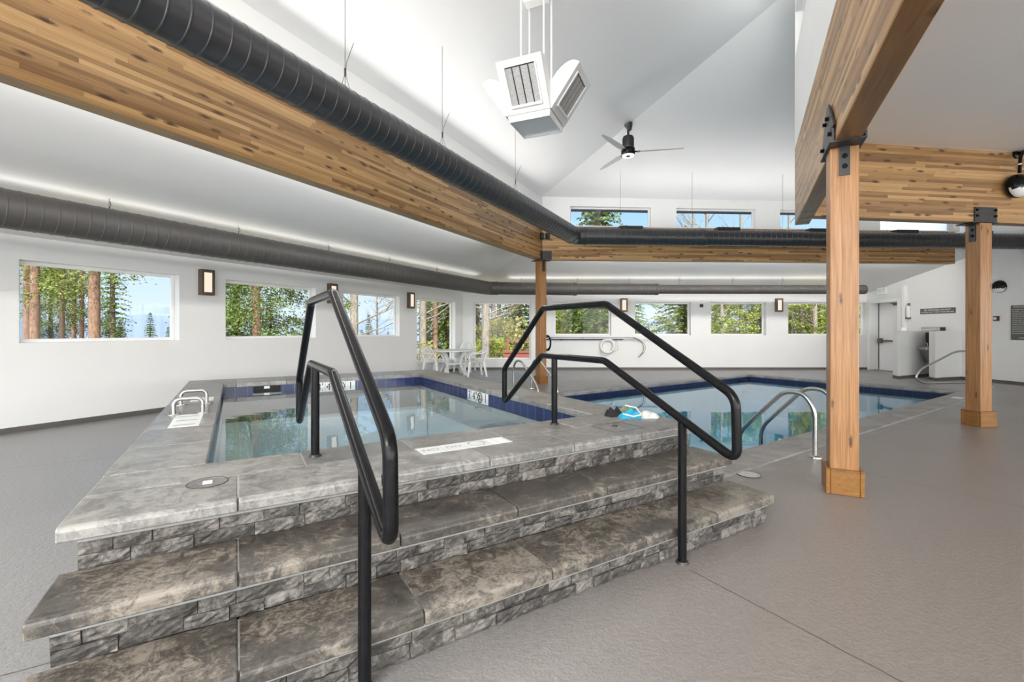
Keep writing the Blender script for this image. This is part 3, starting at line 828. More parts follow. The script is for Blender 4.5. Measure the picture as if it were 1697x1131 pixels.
def nose_profile(c0, c1, z0, z1, r=.02):
    """(y,z) outline of a slab with a rounded front nose"""
    pts = [(c1, z0), (c1, z1)]
    for k in range(5):
        a = pi/2*k/4
        pts.append((c0+r-r*sin(a), z1-r+r*cos(a)))
    pts += [(c0, z0+.004), (c0+.004, z0)]
    return pts
def slab_row(name, c0, c1, ztop, th, parent, mat, off, gap=.0025, joints=JN):
    for a, b in zip(joints[:-1], joints[1:]):
        mb = MB(); g0 = gap if a > joints[0] else 0; g1 = gap if b < joints[-1] else 0
        mb.extrude_x(nose_profile(c0, c1, ztop-th, ztop), a+g0, b-g1)
        # small chamfer at the free ends comes from the bevel
        mb.build(name, M[mat], parent, off=off, bevel=.004 if (g0 and g1) else .010, seg=2)
def brick_face(name, c, z0, z1, x0, x1, parent, off, seed, courses=2):
    """split-face stone bricks in front of the plane y=c; relief is modelled"""
    rr = random.Random(seed); mb = MB()
    hgt = (z1-z0)/courses
    for k in range(courses):
        x = x0 - rr.uniform(0, .05)*0
        first = True
        while x < x1-.001:
            w = rr.uniform(.10, .25)
            if first: w *= rr.uniform(.4, 1); first = False
            if x1-(x+w) < .06: w = x1-x
            mb.tint = rr.random()
            nx, nz = max(3, int(w/.022)), 4
            pr = rr.uniform(.006, .020); g = .0014
            xa, xb, za, zb = x+g, x+w-g, z0+k*hgt+g, z0+(k+1)*hgt-g
            tilt, tilt2 = rr.uniform(-.006,.006), rr.uniform(-.005,.005)
            vs = []
            for j in range(nz+1):
                for i in range(nx+1):
                    u, v = i/nx, j/nz
                    edge = min(1, min(u, 1-u)*nx, min(v, 1-v)*nz)
                    dep = pr + tilt*(u-.5)*2 + tilt2*(v-.5)*2 + rr.uniform(-.0042,.0042)
                    vs.append((xa+(xb-xa)*u, c-(dep if edge >= .99 else max(.002, dep-.004)), za+(zb-za)*v))
            fs = [(j*(nx+1)+i, j*(nx+1)+i+1, (j+1)*(nx+1)+i+1, (j+1)*(nx+1)+i) for j in range(nz) for i in range(nx)]
            n0 = len(vs)
            ring = [i for i in range(nx+1)] + [j*(nx+1)+nx for j in range(1,nz+1)] + [nz*(nx+1)+i for i in range(nx-1,-1,-1)] + [j*(nx+1) for j in range(nz-1,0,-1)]
            for q in ring: vs.append((vs[q][0], c+.002, vs[q][2]))
            m = len(ring)
            fs += [(ring[(q+1)%m], ring[q], n0+q, n0+(q+1)%m) for q in range(m)]
            mb.add(vs, fs)
            x += w
    return mb.build(name, M['brick'], parent, off=off)
def grout_line(c, z0, z1, parent, off):
    mb = MB(); mb.box(D0, D1, c-.026, c+.02, z0, z1); mb.build('mortar_bed', M['grout'], parent, off=off, bevel=.004, seg=1)
def core(parent, off, x0, x1, y0, y1, z0, z1, name='core'):
    mb = MB(); mb.box(x0, x1, y0, y1, z0, z1); return mb.build(name, M['brick'], parent, off=off)

R3, R2, R1 = 2.375, 2.07, 1.764                 # riser faces of top, middle and lower step
TH = .058
# walls of the tub
for nm_, bx in (('side_wall', (D0, TI[0], R3, 8.06)), ('side_wall', (TI[1], D1, R3, 8.06)), ('front_wall', (TI[0], TI[1], R3, TI[2])), ('rear_wall', (TI[0], TI[1], TI[3], 8.06))):
    mb = MB(); mb.box(bx[0], bx[1], bx[2], bx[3], 0, ZT-TH-.002); mb.build(nm_, M['brick'], tub, off=TOFF)
brick_face('stone_cladding', R3, ZM, ZT-TH-.018, D0, D1, tub, TOFF, 21)
grout_line(R3, ZT-TH-.018, ZT-TH, tub, TOFF)
# coping slabs: two rows along the front, single rows at the sides and rear
slab_row('coping_slab', 2.33, 2.715, ZT, TH, tub, 'coping', TOFF)
def flat_slab(a, b, c, d): 
    mb = MB(); mb.box(a, b, c, d, ZT-TH, ZT); mb.build('coping_slab', M['coping'], tub, off=TOFF, bevel=.006, seg=2)
J2 = [-.575, .33, .95, 1.58, 2.2, 3.115]
for a, b in zip(J2[:-1], J2[1:]): flat_slab(a+.0025, b-.0025, 2.72, TI[2]-.02)
js = [3.045, 3.66, 4.28, 4.90, 5.52, 6.14, 6.78, 7.40]
for a, b in zip(js[:-1], js[1:]):
    flat_slab(-.575, TI[0]+.02, a+.0025, b-.0025); flat_slab(TI[1]-.02, 3.115, a+.0025, b-.0025)
for a, b in zip(JN[:-1], JN[1:]): flat_slab(a+.0025, b-.0025, 7.405, 8.10)
mb = MB()
for bx in ((-.56, 3.10, 2.36, TI[2]-.04), (-.56, TI[0]-.0, 3.0, 8.08), (TI[1]+.0, 3.10, 3.0, 8.08), (-.5, 3.0, TI[3]+.01, 8.08)):
    mb.box(bx[0], bx[1], bx[2], bx[3], ZT-TH-.001, ZT-.004)
mb.build('mortar_bed', M['grout'], tub, off=TOFF)
# basin
ZW = .43
mb = MB(); a, b, c, d = TI; zb = -.45
mb.quad((a,c,zb),(b,c,zb),(b,d,zb),(a,d,zb))
mb.quad((a,c,zb),(a,d,zb),(a,d,.36),(a,c,.36)); mb.quad((b,d,zb),(b,c,zb),(b,c,.36),(b,d,.36))
mb.quad((a,d,zb),(b,d,zb),(b,d,.36),(a,d,.36)); mb.quad((b,c,zb),(a,c,zb),(a,c,.36),(b,c,.36))
mb.build('basin', M['tubplaster'], tub, off=TOFF)
mb = MB(); mb.box(a+.001, a+.32, c+.001, d-.001, zb, .02); mb.box(a+.33, b-.001, d-.33, d-.001, zb, .02)
mb.build('bench', M['tubplaster'], tub, off=TOFF, bevel=.03)
def tile_band(x0, y0, ln, rz, parent, mat, z0, z1, name='tile_band'):
    mb = MB(); mb.box(0, ln, -.004, .004, 0, z1-z0)
    o = mb.build(name, M[mat], parent); o.location = (x0, y0, z0); o.rotation_euler.z = rz; return o
def tl(d, c): return d-T0[0], c-T0[1]
TB0, TB1 = .352, ZT-TH
tile_band(*tl(b-.003, c), d-c, pi/2, tub, 'tubtile', TB0, TB1)
tile_band(*tl(a+.003, c), d-c, pi/2, tub, 'tubtile', TB0, TB1)
tile_band(*tl(a, d-.003), b-a, 0, tub, 'tubtile', TB0, TB1)
tile_band(*tl(a, c+.003), b-a, 0, tub, 'tubtile', TB0, TB1)
# depth markers on the tile band
def marker_row(parent, x0, y0, rz, z0, size, items, h=None):
    """white tiles with black characters, local x along the wall, face towards local -y"""
    h = h or size
    e = Matrix.Translation((x0, y0, z0)) @ Matrix.Rotation(rz, 4, 'Z')
    for i, ch in enumerate(items):
        mb = MB(); mb.box(i*size+.002, (i+1)*size-.002, -.005, .0, .002, h-.002, e); o = mb.build('marker_tile', M['tilew'], parent)
        cx = (i+.5)*size
        if ch == '@':
            mb = MB(); R = .40*h
            pts = [(cx+R*cos(2*pi*k/24), -.006, h/2+R*sin(2*pi*k/24)) for k in range(24)]
            mb.tube([e @ Vector(p) for p in pts], .007, 6, closed=True)
            mb.tube([e @ Vector(p) for p in ((cx-R*.7,-.006,h/2+R*.7),(cx+R*.7,-.006,h/2-R*.7))], .006, 6)
            mb.ball(e @ Vector((cx, -.006, h/2+R*.35)), .012, 8, 6)
            mb.tube([e @ Vector(p) for p in ((cx, -.006, h/2+R*.2),(cx-.005,-.006,h/2-R*.25),(cx+.02,-.006,h/2-R*.5))], .008, 6)
            mb.build('no_diving_symbol', M['ink'], o)
        elif ch.strip():
            Mt = e @ Matrix.Translation((cx, -.0062, h/2)) @ Matrix.Rotation(radians(90), 4, 'X')
            put_text('lettering', ch, h*1.0, M['ink'], o, Mt)
mz = TB1-.145
x_, y_ = tl(b-.006, 5.585); marker_row(tub, x_, y_, -pi/2, mz, .148, ["3'", '4"', '@', '1'])
x_, y_ = tl(1.02, d-.006); marker_row(tub, x_, y_, 0, mz, .148, ["3'", '4"', '@', '1'])
# skimmer mouth in the rear tile band
x_, y_ = tl(.22, d-.002)
mb = MB(); mb.box(x_, x_+.34, y_-.012, y_, .385, TB1-.003); o = mb.build('skimmer_mouth', M['black'], tub)
mb = MB(); mb.box(x_-.01, x_+.35, y_-.016, y_-.010, .37, .40); mb.box(x_+.13, x_+.2, y_-.02, y_-.01, .46, .495); mb.build('weir_flap', M['tilew'], o)
# pale no-diving strip set into the front coping
def coping_tiles(d0, c0, n, sz, along):
    for i in range(n):
        mb = MB(); x, y = tl(d0 + (i*sz if along == 'x' else 0), c0 + (i*sz if along == 'y' else 0))
        mb.box(x+.002, x+sz-.002, y+.002, y+sz-.002, ZT-.02, ZT+.0015); o = mb.build('inset_tile', M['tilew'], tub)
        yield i, x+sz/2, y+sz/2, o
M['worn'] = plain('worn_grey_lettering', srgb(150,152,150), .5, var=.2, scale=40)
for i, x, y, o in coping_tiles(.95, 2.58, 4, .155, 'x'):
    Mt = Matrix.Translation((x, y, ZT+.0018))
    if i == 2:
        mb = MB(); R = .055; mb.tube([(x+R*cos(2*pi*k/24), y+R*sin(2*pi*k/24), ZT+.0015) for k in range(24)], .004, 5, closed=True); mb.build('no_diving_symbol', M['worn'], o)
    elif i == 3:
        mb = MB(); mb.box(x-.055, x-.03, y-.07, y+.07, ZT+.0014, ZT+.002); mb.box(x+.005, x+.045, y-.07, y+.07, ZT+.0014, ZT+.002); mb.build('worn_mark', M['signwhite'], o)
    else: put_text('lettering', ['NO', 'DIV', '', ''][i], .07, M['worn'], o, Mt, extrude=.0002)
for i, x, y, o in coping_tiles(-.44, 4.28, 3, .2, 'y'):
    mb = MB(); mb.box(x-.07, x+.07, y-.03, y-.005, ZT+.0014, ZT+.002); mb.build('worn_mark', M['worn'], o)
mb = MB(); x, y = tl(-.40, 5.72); mb.box(x, x+.2, y, y+.3, ZT-.02, ZT+.0015); mb.build('inset_tile', M['tilew'], tub)
# flush skimmer lids in the coping
def ring_lid(d_, c_, r, label_mat):
    x, y = tl(d_, c_)
    mb = MB(); mb.lathe([(r,-.01),(r,.0012),(r-.004,.002),(r-.006,.0012)], (x,y,ZT), 32); o = mb.build('skimmer_lid', M['coping'], tub)
    mb = MB(); mb.tube([(x+r*cos(2*pi*k/36), y+r*sin(2*pi*k/36), ZT+.001) for k in range(36)], .0024, 5, closed=True); mb.build('lid_gap', M['blacksteel'], o)
    return o, x, y
o, x, y = ring_lid(-.115, 2.655, .085, 'coping')
mb = MB(); mb.box(x-.02, x+.02, y-.025, y+.025, ZT+.001, ZT+.0035); mb.build('lid_tag', M['tilew'], o)
x, y = tl(2.34, 2.56)
mb = MB()
for q in ((x-.0,x+.006,y-.13,y+.13),(x+.30,x+.306,y-.13,y+.13),(x,x+.306,y+.125,y+.131),(x,x+.306,y-.131,y-.125)): mb.box(*q, ZT-.003, ZT+.0008)
o = mb.build('hatch_joint', M['blacksteel'], tub)
mb = MB(); mb.tube([(x+.15+.02*cos(k*pi/8), y+.03+.02*sin(k*pi/8), ZT+.001) for k in range(16)], .003, 5, closed=True); mb.build('hatch_ring', M['black'], o)

# water of the tub
w = MB(); w.box(a+.001, b-.001, c+.001, d-.001, zb+.002, ZW)
o = w.build('hot_tub_water', M['tubwater'], off=TOFF, loc=(tw.x, tw.y, 0), rotz=heading(TUB_DEG))
tag(o, 'pale blue water filling the raised stone hot tub, mirroring the windows', 'water')
# only the surface and no walls: keep just the top face of the box
bm = bmesh.new(); bm.from_mesh(o.data)
bmesh.ops.delete(bm, geom=[f for f in bm.faces if f.normal.z < .5], context='FACES'); bm.to_mesh(o.data); bm.free()

# ---- two stone steps in front of the tub
def stone_step(label, c0, c1, riser, z0, z1, seed):
    t = thing('stone_step', label, 'step', (tw.x, tw.y, 0), heading(TUB_DEG), 'stone steps up to the hot tub')
    slab_row('tread_slab', c0, c1, z1, TH, t, 'tread', TOFF)
    core(t, TOFF, D0, D1, riser, c1, z0, z1-TH-.002)
    mb = MB(); mb.box(-.56, 3.10, c0+.03, c1-.01, z1-TH-.001, z1-.006); mb.build('mortar_bed', M['grout'], t, off=TOFF)
    brick_face('stone_cladding', riser, z0+.002, z1-TH-.018, D0, D1, t, TOFF, seed)
    grout_line(riser, z1-TH-.018, z1-TH, t, TOFF)
    return t
stone_step('upper brown-grey stone step with slab tread, just below the tub coping', 2.025, R3-.002, R2, ZLOW, ZM, 33)
stone_step('lower brown-grey stone step resting on the floor, bottom one of the flight', 1.72, R2-.002, R1, 0, ZLOW, 44)

# ---- black handrails, each one closed loop on two posts
def tub_rail(label, dpos):
    p = tub_world(dpos, 2.0)
    t = thing('handrail', label, 'handrail', (p.x, p.y, 0), heading(TUB_DEG), 'black pipe handrails of the tub steps')
    pts = [(3.04,1.475),(2.306,1.475),(1.372,.966),(1.362,.645),(2.32,1.092),(3.056,1.092),(3.66,.62),(3.66,.94)]
    rr = [.03,.03,.06,.075,.03,.03,.05,.03]
    loop = fillet([(0, q[0]-2.0, q[1]) for q in pts], rr, 6, closed=True)
    mb = MB(); mb.tube(loop, .0235, 18, closed=True); mb.build('rail_loop', M['black'], t, smooth=True)
    for c_, z0, z1 in ((1.69, 0, .80), (2.885, ZT, 1.092)):
        mb = MB(); mb.tube([(0,c_-2.0,z0),(0,c_-2.0,z1)], .0235, 18); o = mb.build('post', M['black'], t, smooth=True)
        mb = MB(); mb.tube([(0,c_-2.0,z0),(0,c_-2.0,z0+.012)], [.036,.030], 18); mb.build('foot_collar', M['blacksteel'], o)
tub_rail('black pipe handrail at the left of the stone steps, nearest the camera', .40)
tub_rail('black pipe handrail at the right of the stone steps, ahead of the far post', 2.135)

# ---- stainless grab rails on the left coping
def grab(label, d_, c_):
    p = tub_world(d_, c_)
    t = thing('grab_rail', label, 'grab rail', (p.x, p.y, ZT), heading(TUB_DEG), 'stainless grab rails on the coping')
    hw = .105
    mb = MB(); mb.tube(fillet([(-hw,0,.004),(-hw,0,.135),(hw,0,.135),(hw,0,.004)], .06, 7), .0165, 16); mb.build('bar', M['steel'], t, smooth=True)
    for sx in (-hw, hw):
        mb = MB(); mb.lathe([(.052,0),(.052,.005),(.047,.009),(.02,.011)], (sx,0,0), 20, Matrix.Diagonal((1.1,.75,1,1))); f = mb.build('foot_plate', M['steel'], t, smooth=True)
        for bx in (-.036, .036):
            mb = MB(); mb.lathe([(.010,.006),(.010,.014),(.006,.021),(.001,.023)], (sx+bx,0,0), 10); mb.build('acorn_nut', M['gunmetal'], f, smooth=True)
grab('short steel grab rail on the left coping, the nearer of the pair', -.355, 4.925)
grab('short steel grab rail on the left coping, the farther of the pair', -.352, 5.52)

# ---- swim things dropped on the right-hand coping
sw = tub_world(2.90, 2.80)
t = thing('swim_clothes', 'small crumpled heap of black, teal and white swimwear on the tub corner', 'swimwear', (sw.x, sw.y, ZT), heading(90))
def cloth(name, cx, cy, sx, sy, hgt, mat, seed, rot=0):
    rr = random.Random(seed); n = 15; mb = MB(); vs = []
    ph = [rr.uniform(0, 6) for _ in range(8)]
    for top in (1, 0):
        for j in range(n):
            for i in range(n):
                u, v = i/(n-1)*2-1, j/(n-1)*2-1
                k = max(abs(u), abs(v))
                # soften the square outline
                fx = u*sx*(1-.22*v*v)*(1+.08*sin(3*v+ph[0])); fy = v*sy*(1-.22*u*u)*(1+.10*sin(4*u+ph[1]))
                e = max(0, 1-k**3)
                z = hgt*e*(.62+.3*sin(4.5*u+2.5*v+ph[2])+.22*sin(7*v-3*u+ph[3])+.1*sin(13*u+ph[4])) + .004
                z = max(.004, z) if top else .0
                x_, y_ = fx*cos(rot)-fy*sin(rot), fx*sin(rot)+fy*cos(rot)
                vs.append((cx+x_, cy+y_, z if top else .0005))
    o = n*n; fs = []
    for j in range(n-1):
        for i in range(n-1):
            q = (j*n+i, j*n+i+1, (j+1)*n+i+1, (j+1)*n+i)
            fs.append(q); fs.append(tuple(x+o for x in reversed(q)))
    rim = [i for i in range(n)] + [j*n+n-1 for j in range(1,n)] + [(n-1)*n+i for i in range(n-2,-1,-1)] + [j*n for j in range(n-2,0,-1)]
    m = len(rim); fs += [(rim[(k+1)%m], rim[k], rim[k]+o, rim[(k+1)%m]+o) for k in range(m)]
    mb.add(vs, fs); return mb.build(name, M[mat], t, smooth=True)
cloth('black_trunks', -.155, .03, .075, .06, .075, 'clothblack', 1, .2)
cloth('teal_garment', -.03, -.02, .11, .075, .06, 'clothteal', 2, .1)
cloth('printed_garment', .0, .055, .12, .06, .075, 'clotholive', 3, -.1)
cloth('white_towel', .125, .0, .10, .10, .045, 'clothwhite', 4, .35)
mb = MB(); mb.tube([(-.1,-.07,.035),(-.02,-.105,.02),(.05,-.08,.03),(.03,0,.075),(-.05,.06,.085)], .007, 8); mb.build('strap', M['clothwhite'], t, smooth=True)

# ================================================================= swimming pool (local x = P, local y = Q)
P0 = (8.3, 4.9)
pw = Pv*P0[0] + Qv*P0[1]
pool = thing('swimming_pool', 'large in-ground pool with blue water, dark navy tile rim and grey coping', 'pool', (pw.x, pw.y, 0), heading(POOL_DEG))
a, b, c, d = (PI_[0]-P0[0], PI_[1]-P0[0], PI_[2]-P0[1], PI_[3]-P0[1]); zb = -1.35
mb = MB()
mb.quad((a,c,zb),(b,c,zb),(b,d,zb),(a,d,zb))
mb.quad((a,c,zb),(a,d,zb),(a,d,0),(a,c,0)); mb.quad((b,d,zb),(b,c,zb),(b,c,0),(b,d,0))
mb.quad((a,d,zb),(b,d,zb),(b,d,0),(a,d,0)); mb.quad((b,c,zb),(a,c,zb),(a,c,0),(b,c,0))
mb.build('basin', M['poolplaster'], pool)
mb = MB(); 
for i in range(3): mb.box(b-.35*(3-i), b-.001, d-1.6, d-.001, zb, -.95+.27*i)
mb.build('entry_steps', M['poolplaster'], pool)
def p_coping(x0, x1, y0, y1):
    mb = MB(); mb.box(x0, x1, y0, y1, -.055, .014); mb.build('coping', M['poolcoping'], pool, bevel=.02, seg=3)
p_coping(a-.3, b+.3, d-.03, d+.30); p_coping(b-.03, b+.30, c-.02, d-.032)
p_coping(a-.1, b+.3, c-.40, c+.012)
PB0, PB1 = -.215, -.055
tile_band(a, d-.004, b-a, 0, pool, 'pooltile', PB0, PB1)
tile_band(b-.004, c, d-c, pi/2, pool, 'pooltile', PB0, PB1)
tile_band(a, c+.004, b-a, 0, pool, 'pooltile', PB0, PB1)
tile_band(a+.004, c, d-c, pi/2, pool, 'pooltile', PB0, PB1)
marker_row(pool, 5.13-P0[0], d-.009, 0, -.205, .15, ['@', "4'"])
# deck marker tiles at the far corner
wv = Vector((at(1587, 8.65), 8.65, 0)); lx, ly = wv.dot(Pv)-P0[0], wv.dot(Qv)-P0[1]
mb = MB(); mb.box(lx-.15, lx+.15, ly-.075, ly+.075, .0, .0165); mb.build('marker_tile', M['tilew'], pool)
w = MB(); w.quad((a+.001,c+.001,-.125),(b-.001,c+.001,-.125),(b-.001,d-.001,-.125),(a+.001,d-.001,-.125))
o = w.build('pool_water', M['poolwater'], loc=(pw.x, pw.y, 0), rotz=heading(POOL_DEG))
tag(o, 'clear turquoise water filling the large in-ground pool', 'water')

# ---- pool ladders: two bent rails each
def ladder(label, wx, wy, deg, back, h=.64, sp=.49, reach=.20, first=1):
    """anchor of one rail at (wx,wy); local -y points to the water"""
    t = thing('pool_ladder', label, 'ladder', (wx, wy, 0), heading(deg), 'stainless pool ladders')
    for k in range(2):
        x = k*sp
        pts = [(x,0,.0),(x,0,h-.16),(x,-.10,h),(x,-.30,h),(x,-back-.02,.30),(x,-back-reach,.10),(x,-back-reach,-.9)]
        mb = MB(); mb.tube(fillet(pts, [0,.13,.10,.15,.1,.12,0], 7), .0225, 16); mb.build('rail', M['steel'], t, smooth=True)
        mb = MB(); mb.lathe([(.068,.0),(.066,.010),(.05,.02),(.024,.026)], (x,0,0), 24); mb.build('escutcheon', M['steel'], t, smooth=True)
    for z in (-.35, -.65):
        mb = MB(); mb.box(0, sp, -back-reach-.06, -back-reach+.03, z, z+.03); mb.build('tread', M['steel'], t)
an = Vector((3.09, 4.66, 0))
ladder('stainless pool ladder on the near side, partly behind the front post', an.x, an.y, POOL_DEG+180, .60)
t_l = [o for o in C.objects if o.name == 'pool_ladder'][0]
# local x now points back along the edge, so run the pair the other way
q = an + Pv*.49; t_l.location = (q.x, q.y, 0)
an = Vector((.435, 10.14, 0)); q = an - Pv*.49
ladder('stainless pool ladder on the far side, behind the hot tub coping', q.x, q.y, POOL_DEG, .70)

# round lid in the floor beside the steps
M['lidpale'] = plain('pale_plastic_lid', srgb(176,174,168), .5, var=.12, scale=25)
cvr = Vector((at(1241, 1.3*F_PX/(787-HY)), 1.3*F_PX/(787-HY), 0))
t = thing('skimmer_cover', 'round pale skimmer cover flush in the floor beside the steps', 'cover', (cvr.x, cvr.y, 0))
mb = MB(); mb.lathe([(.095,0),(.095,.003),(.09,.005)], (0,0,0), 36); mb.build('lid', M['lidpale'], t)
mb = MB(); mb.tube([(.098*cos(2*pi*k/40), .098*sin(2*pi*k/40), .002) for k in range(40)], .004, 6, closed=True); mb.build('ring', M['blacksteel'], t)
for s_ in (-1, 1):
    mb = MB(); mb.lathe([(.006,.004),(.006,.0065)], (.06*s_, -.04*s_, 0), 8); mb.build('screw', M['blacksteel'], t)

# loop handrail at the far corner of the pool
hp = Vector((10.25, 10.25, 0))
t = thing('pool_handrail', 'bent stainless handrail at the far pool corner, in front of the white half walls', 'handrail', (hp.x, hp.y, 0), heading(84))
x0 = at(1508, 10.2)-10.25+.02
pts = [(.42,0,.0),(.30,-.0,.10),(.05,0,.115),(x0+.2,0,.115),(x0,0,.23),(x0+.14,0,.42),(-.32,0,.825),(.40,0,.825),(.55,0,.70),(.55,0,0)]
mb = MB(); mb.tube(fillet(pts, [0,.07,.1,.14,.12,.2,.16,.12,.1,0], 7), .021, 14); mb.build('rail', M['steel'], t, smooth=True)
for x in (.42, .55):
    mb = MB(); mb.lathe([(.06,0),(.058,.01),(.024,.024)], (x,0,0), 20); mb.build('escutcheon', M['steel'], t, smooth=True)
# ================================================================= wall sconces
def sconce(label, org, deg, x, group, z0=1.89, z1=2.325, w=.22):
    """local x along the wall, face towards local -y"""
    p = org + dirv(deg)*x
    t = thing('wall_sconce', label, 'wall light', (p.x, p.y, z0), heading(deg), group)
    h = z1-z0; hw = w/2
    mb = MB(); mb.box(-hw, hw, -.012, 0, 0, h)
    mb.box(-hw, -hw+.045, -.105, -.012, 0, h); mb.box(hw-.045, hw, -.105, -.012, 0, h)
    mb.box(-hw+.045, hw-.045, -.105, -.012, 0, .05); mb.box(-hw+.045, hw-.045, -.105, -.012, h-.05, h)
    mb.build('housing', M['darkbrown'], t, bevel=.004, seg=1)
    mb = MB(); mb.box(-hw+.047, hw-.047, -.10, -.014, .052, h-.052); mb.build('diffuser', M['sconce_glow'], t)
GL = 'lit wall sconces between the windows'
for lb, u in (('lit sconce between the two big windows nearest on the left wall', 2.146),
              ('lit sconce partly hidden behind the bend of the nearest black handrail', 4.52),
              ('lit sconce beside the tall corner window of the left wall', 6.905)):
    sconce(lb, LW0, A_DEG, u*sA, GL)
for lb, x in (('sconce almost hidden behind the slim far post', 1.02), ('lit sconce above the life ring, between two far windows', 3.65),
              ('lit sconce on the far wall just left of the front post', 8.71)):
    sconce(lb, FO, 90, x, GL)
# round black disc (speaker) on the far wall
t = thing('wall_speaker', 'small round black disc on the far wall between two windows', 'speaker', (6.2, Y_FAR, 2.09), 0)
mb = MB(); Mx = Matrix.Rotation(radians(90), 4, 'X'); mb.lathe([(.058,0),(.058,.02),(.05,.028),(.02,.03)], (0,0,0), 24, Mx); mb.build('housing', M['black'], t)
mb = MB(); mb.lathe([(.04,.028),(.04,.033),(.01,.036)], (0,0,0), 20, Mx); mb.build('grille', M['blacksteel'], t)

# ================================================================= rescue gear on the far wall
t = thing('life_ring', 'white life ring hanging on the far wall below the window', 'life ring', (3.11, Y_FAR-.055, .775), 0)
mb = MB(); R, r = .212, .053
pts = [(R*cos(2*pi*k/40), 0, R*sin(2*pi*k/40)) for k in range(40)]; mb.tube(pts, r, 14, closed=True); mb.build('ring', M['plastic'], t, smooth=True)
for k in range(4):
    a = pi/4 + k*pi/2; mb = MB(); c = Vector((R*cos(a),0,R*sin(a))); rad = Vector((cos(a),0,sin(a)))
    mb.tube([c+ (rad*cos(q)+Vector((0,1,0))*sin(q))*(r+.004) for q in [2*pi*i/16 for i in range(16)]], .008, 6, closed=True); mb.build('band', M['clothwhite'], t)
mb = MB(); mb.tube([(.1,-.03,.2),(.27,-.02,.24),(.33,-.01,.05),(.36,0,-.12),(.2,.0,-.2),(.0,-.02,-.31),(-.2,0,-.3),(-.24,-.01,-.1)], .008, 6); mb.build('throw_rope', M['clothwhite'], t)
t = thing('rescue_pole', 'long dark blue rescue pole on hooks under the far windows', 'pole', (0, Y_FAR-.07, 0), 0)
mb = MB(); mb.tube([(1.10,0,.985),(3.62,0,.985)], .019, 12); mb.build('outer_tube', M['bluepole'], t, smooth=True)
mb = MB(); mb.tube([(3.6,0,.985),(4.75,0,.965)], .011, 10); mb.build('inner_tube', M['steel'], t, smooth=True)
for x in (1.6, 3.0): 
    mb = MB(); mb.box(x-.012, x+.012, -.03, .07, .955, .975); mb.box(x-.012, x+.012, -.03, -.022, .955, 1.01); mb.build('hook', M['blacksteel'], t)
t = thing('shepherd_crook', 'thin grey pole with a curved hook end above the life ring', 'pole', (0, Y_FAR-.124, 0), 0)
mb = MB(); mb.tube([(1.10,0,1.05),(3.75,0,1.045)], .010, 10); mb.build('shaft', M['gunmetal'], t, smooth=True)
mb = MB()
mb.tube(fillet([(3.7,0,1.05),(4.0,0,1.04),(4.25,0,.86),(4.28,0,.62),(4.10,0,.40)], .15, 6), .011, 8)
mb.tube(fillet([(3.9,.03,1.05),(4.05,.03,1.04),(4.33,.03,.84),(4.34,.03,.62),(4.12,.03,.40)], .15, 6), .008, 8); mb.build('hook', M['gunmetal'], t, smooth=True)
for x in (1.3, 2.3):
    mb = MB(); mb.box(x-.01, x+.01, -.02, .12, 1.02, 1.036); mb.build('bracket', M['blacksteel'], t)
t = thing('strap_coil', 'black coiled strap hanging on the far wall beside the slim post', 'strap', (1.10, Y_FAR-.03, .87), 0)
mb = MB()
for k in range(4):
    rr_ = .17+.018*k; mb.tube([(.05+.55*rr_*cos(2*pi*i/24), -.012*k, 1.15*rr_*sin(2*pi*i/24)) for i in range(24)], .011, 6, closed=True)
mb.build('coil', M['black'], t, smooth=True)
mb = MB(); mb.box(.03,.07,-.05,.03,.17,.2); mb.build('hook', M['blacksteel'], t)

# ================================================================= infrared heater pendant
hz = 3.60
hx, hy = at(889, 5.2), 5.2
heater = thing('ceiling_heater', 'white pendant cluster of four tilted radiant heaters under the high ceiling', 'heater', (hx, hy, hz), radians(-23))
cw = .245
mb = MB()
# hub: a shallow open tray whose four flared lips carry the heaters
def frustum(a0, z0, a1, z1, t=.006):
    for k in range(4):
        e = Matrix.Rotation(k*pi/2, 4, 'Z')
        mb.add([e @ Vector(p) for p in ((-a0,-a0,z0),(a0,-a0,z0),(a1,-a1,z1),(-a1,-a1,z1),(-a0+t,-a0+t,z0),(a0-t,-a0+t,z0),(a1-t,-a1+t,z1),(-a1+t,-a1+t,z1))],
               [(0,1,2,3),(7,6,5,4),(0,4,5,1),(2,6,7,3)])
frustum(cw-.01, .0, cw, .075)
mb.box(-cw+.012, cw-.012, -cw+.012, cw-.012, .032, .038)
mb.build('hub_tray', M['trimw'], heater)
mb = MB()
for sx in (-1, 1):
    for sy in (-1, 1): mb.box(sx*.135-.014, sx*.135+.014, sy*.135-.014, sy*.135+.014, .035, .16)
mb.build('corner_stay', M['trimw'], heater)
ceram = plain('heater_ceramic_plate', srgb(172,172,172), .6, var=.22, scale=70)
M['slot'] = plain('dark_heater_slot', srgb(48,48,50), .7)
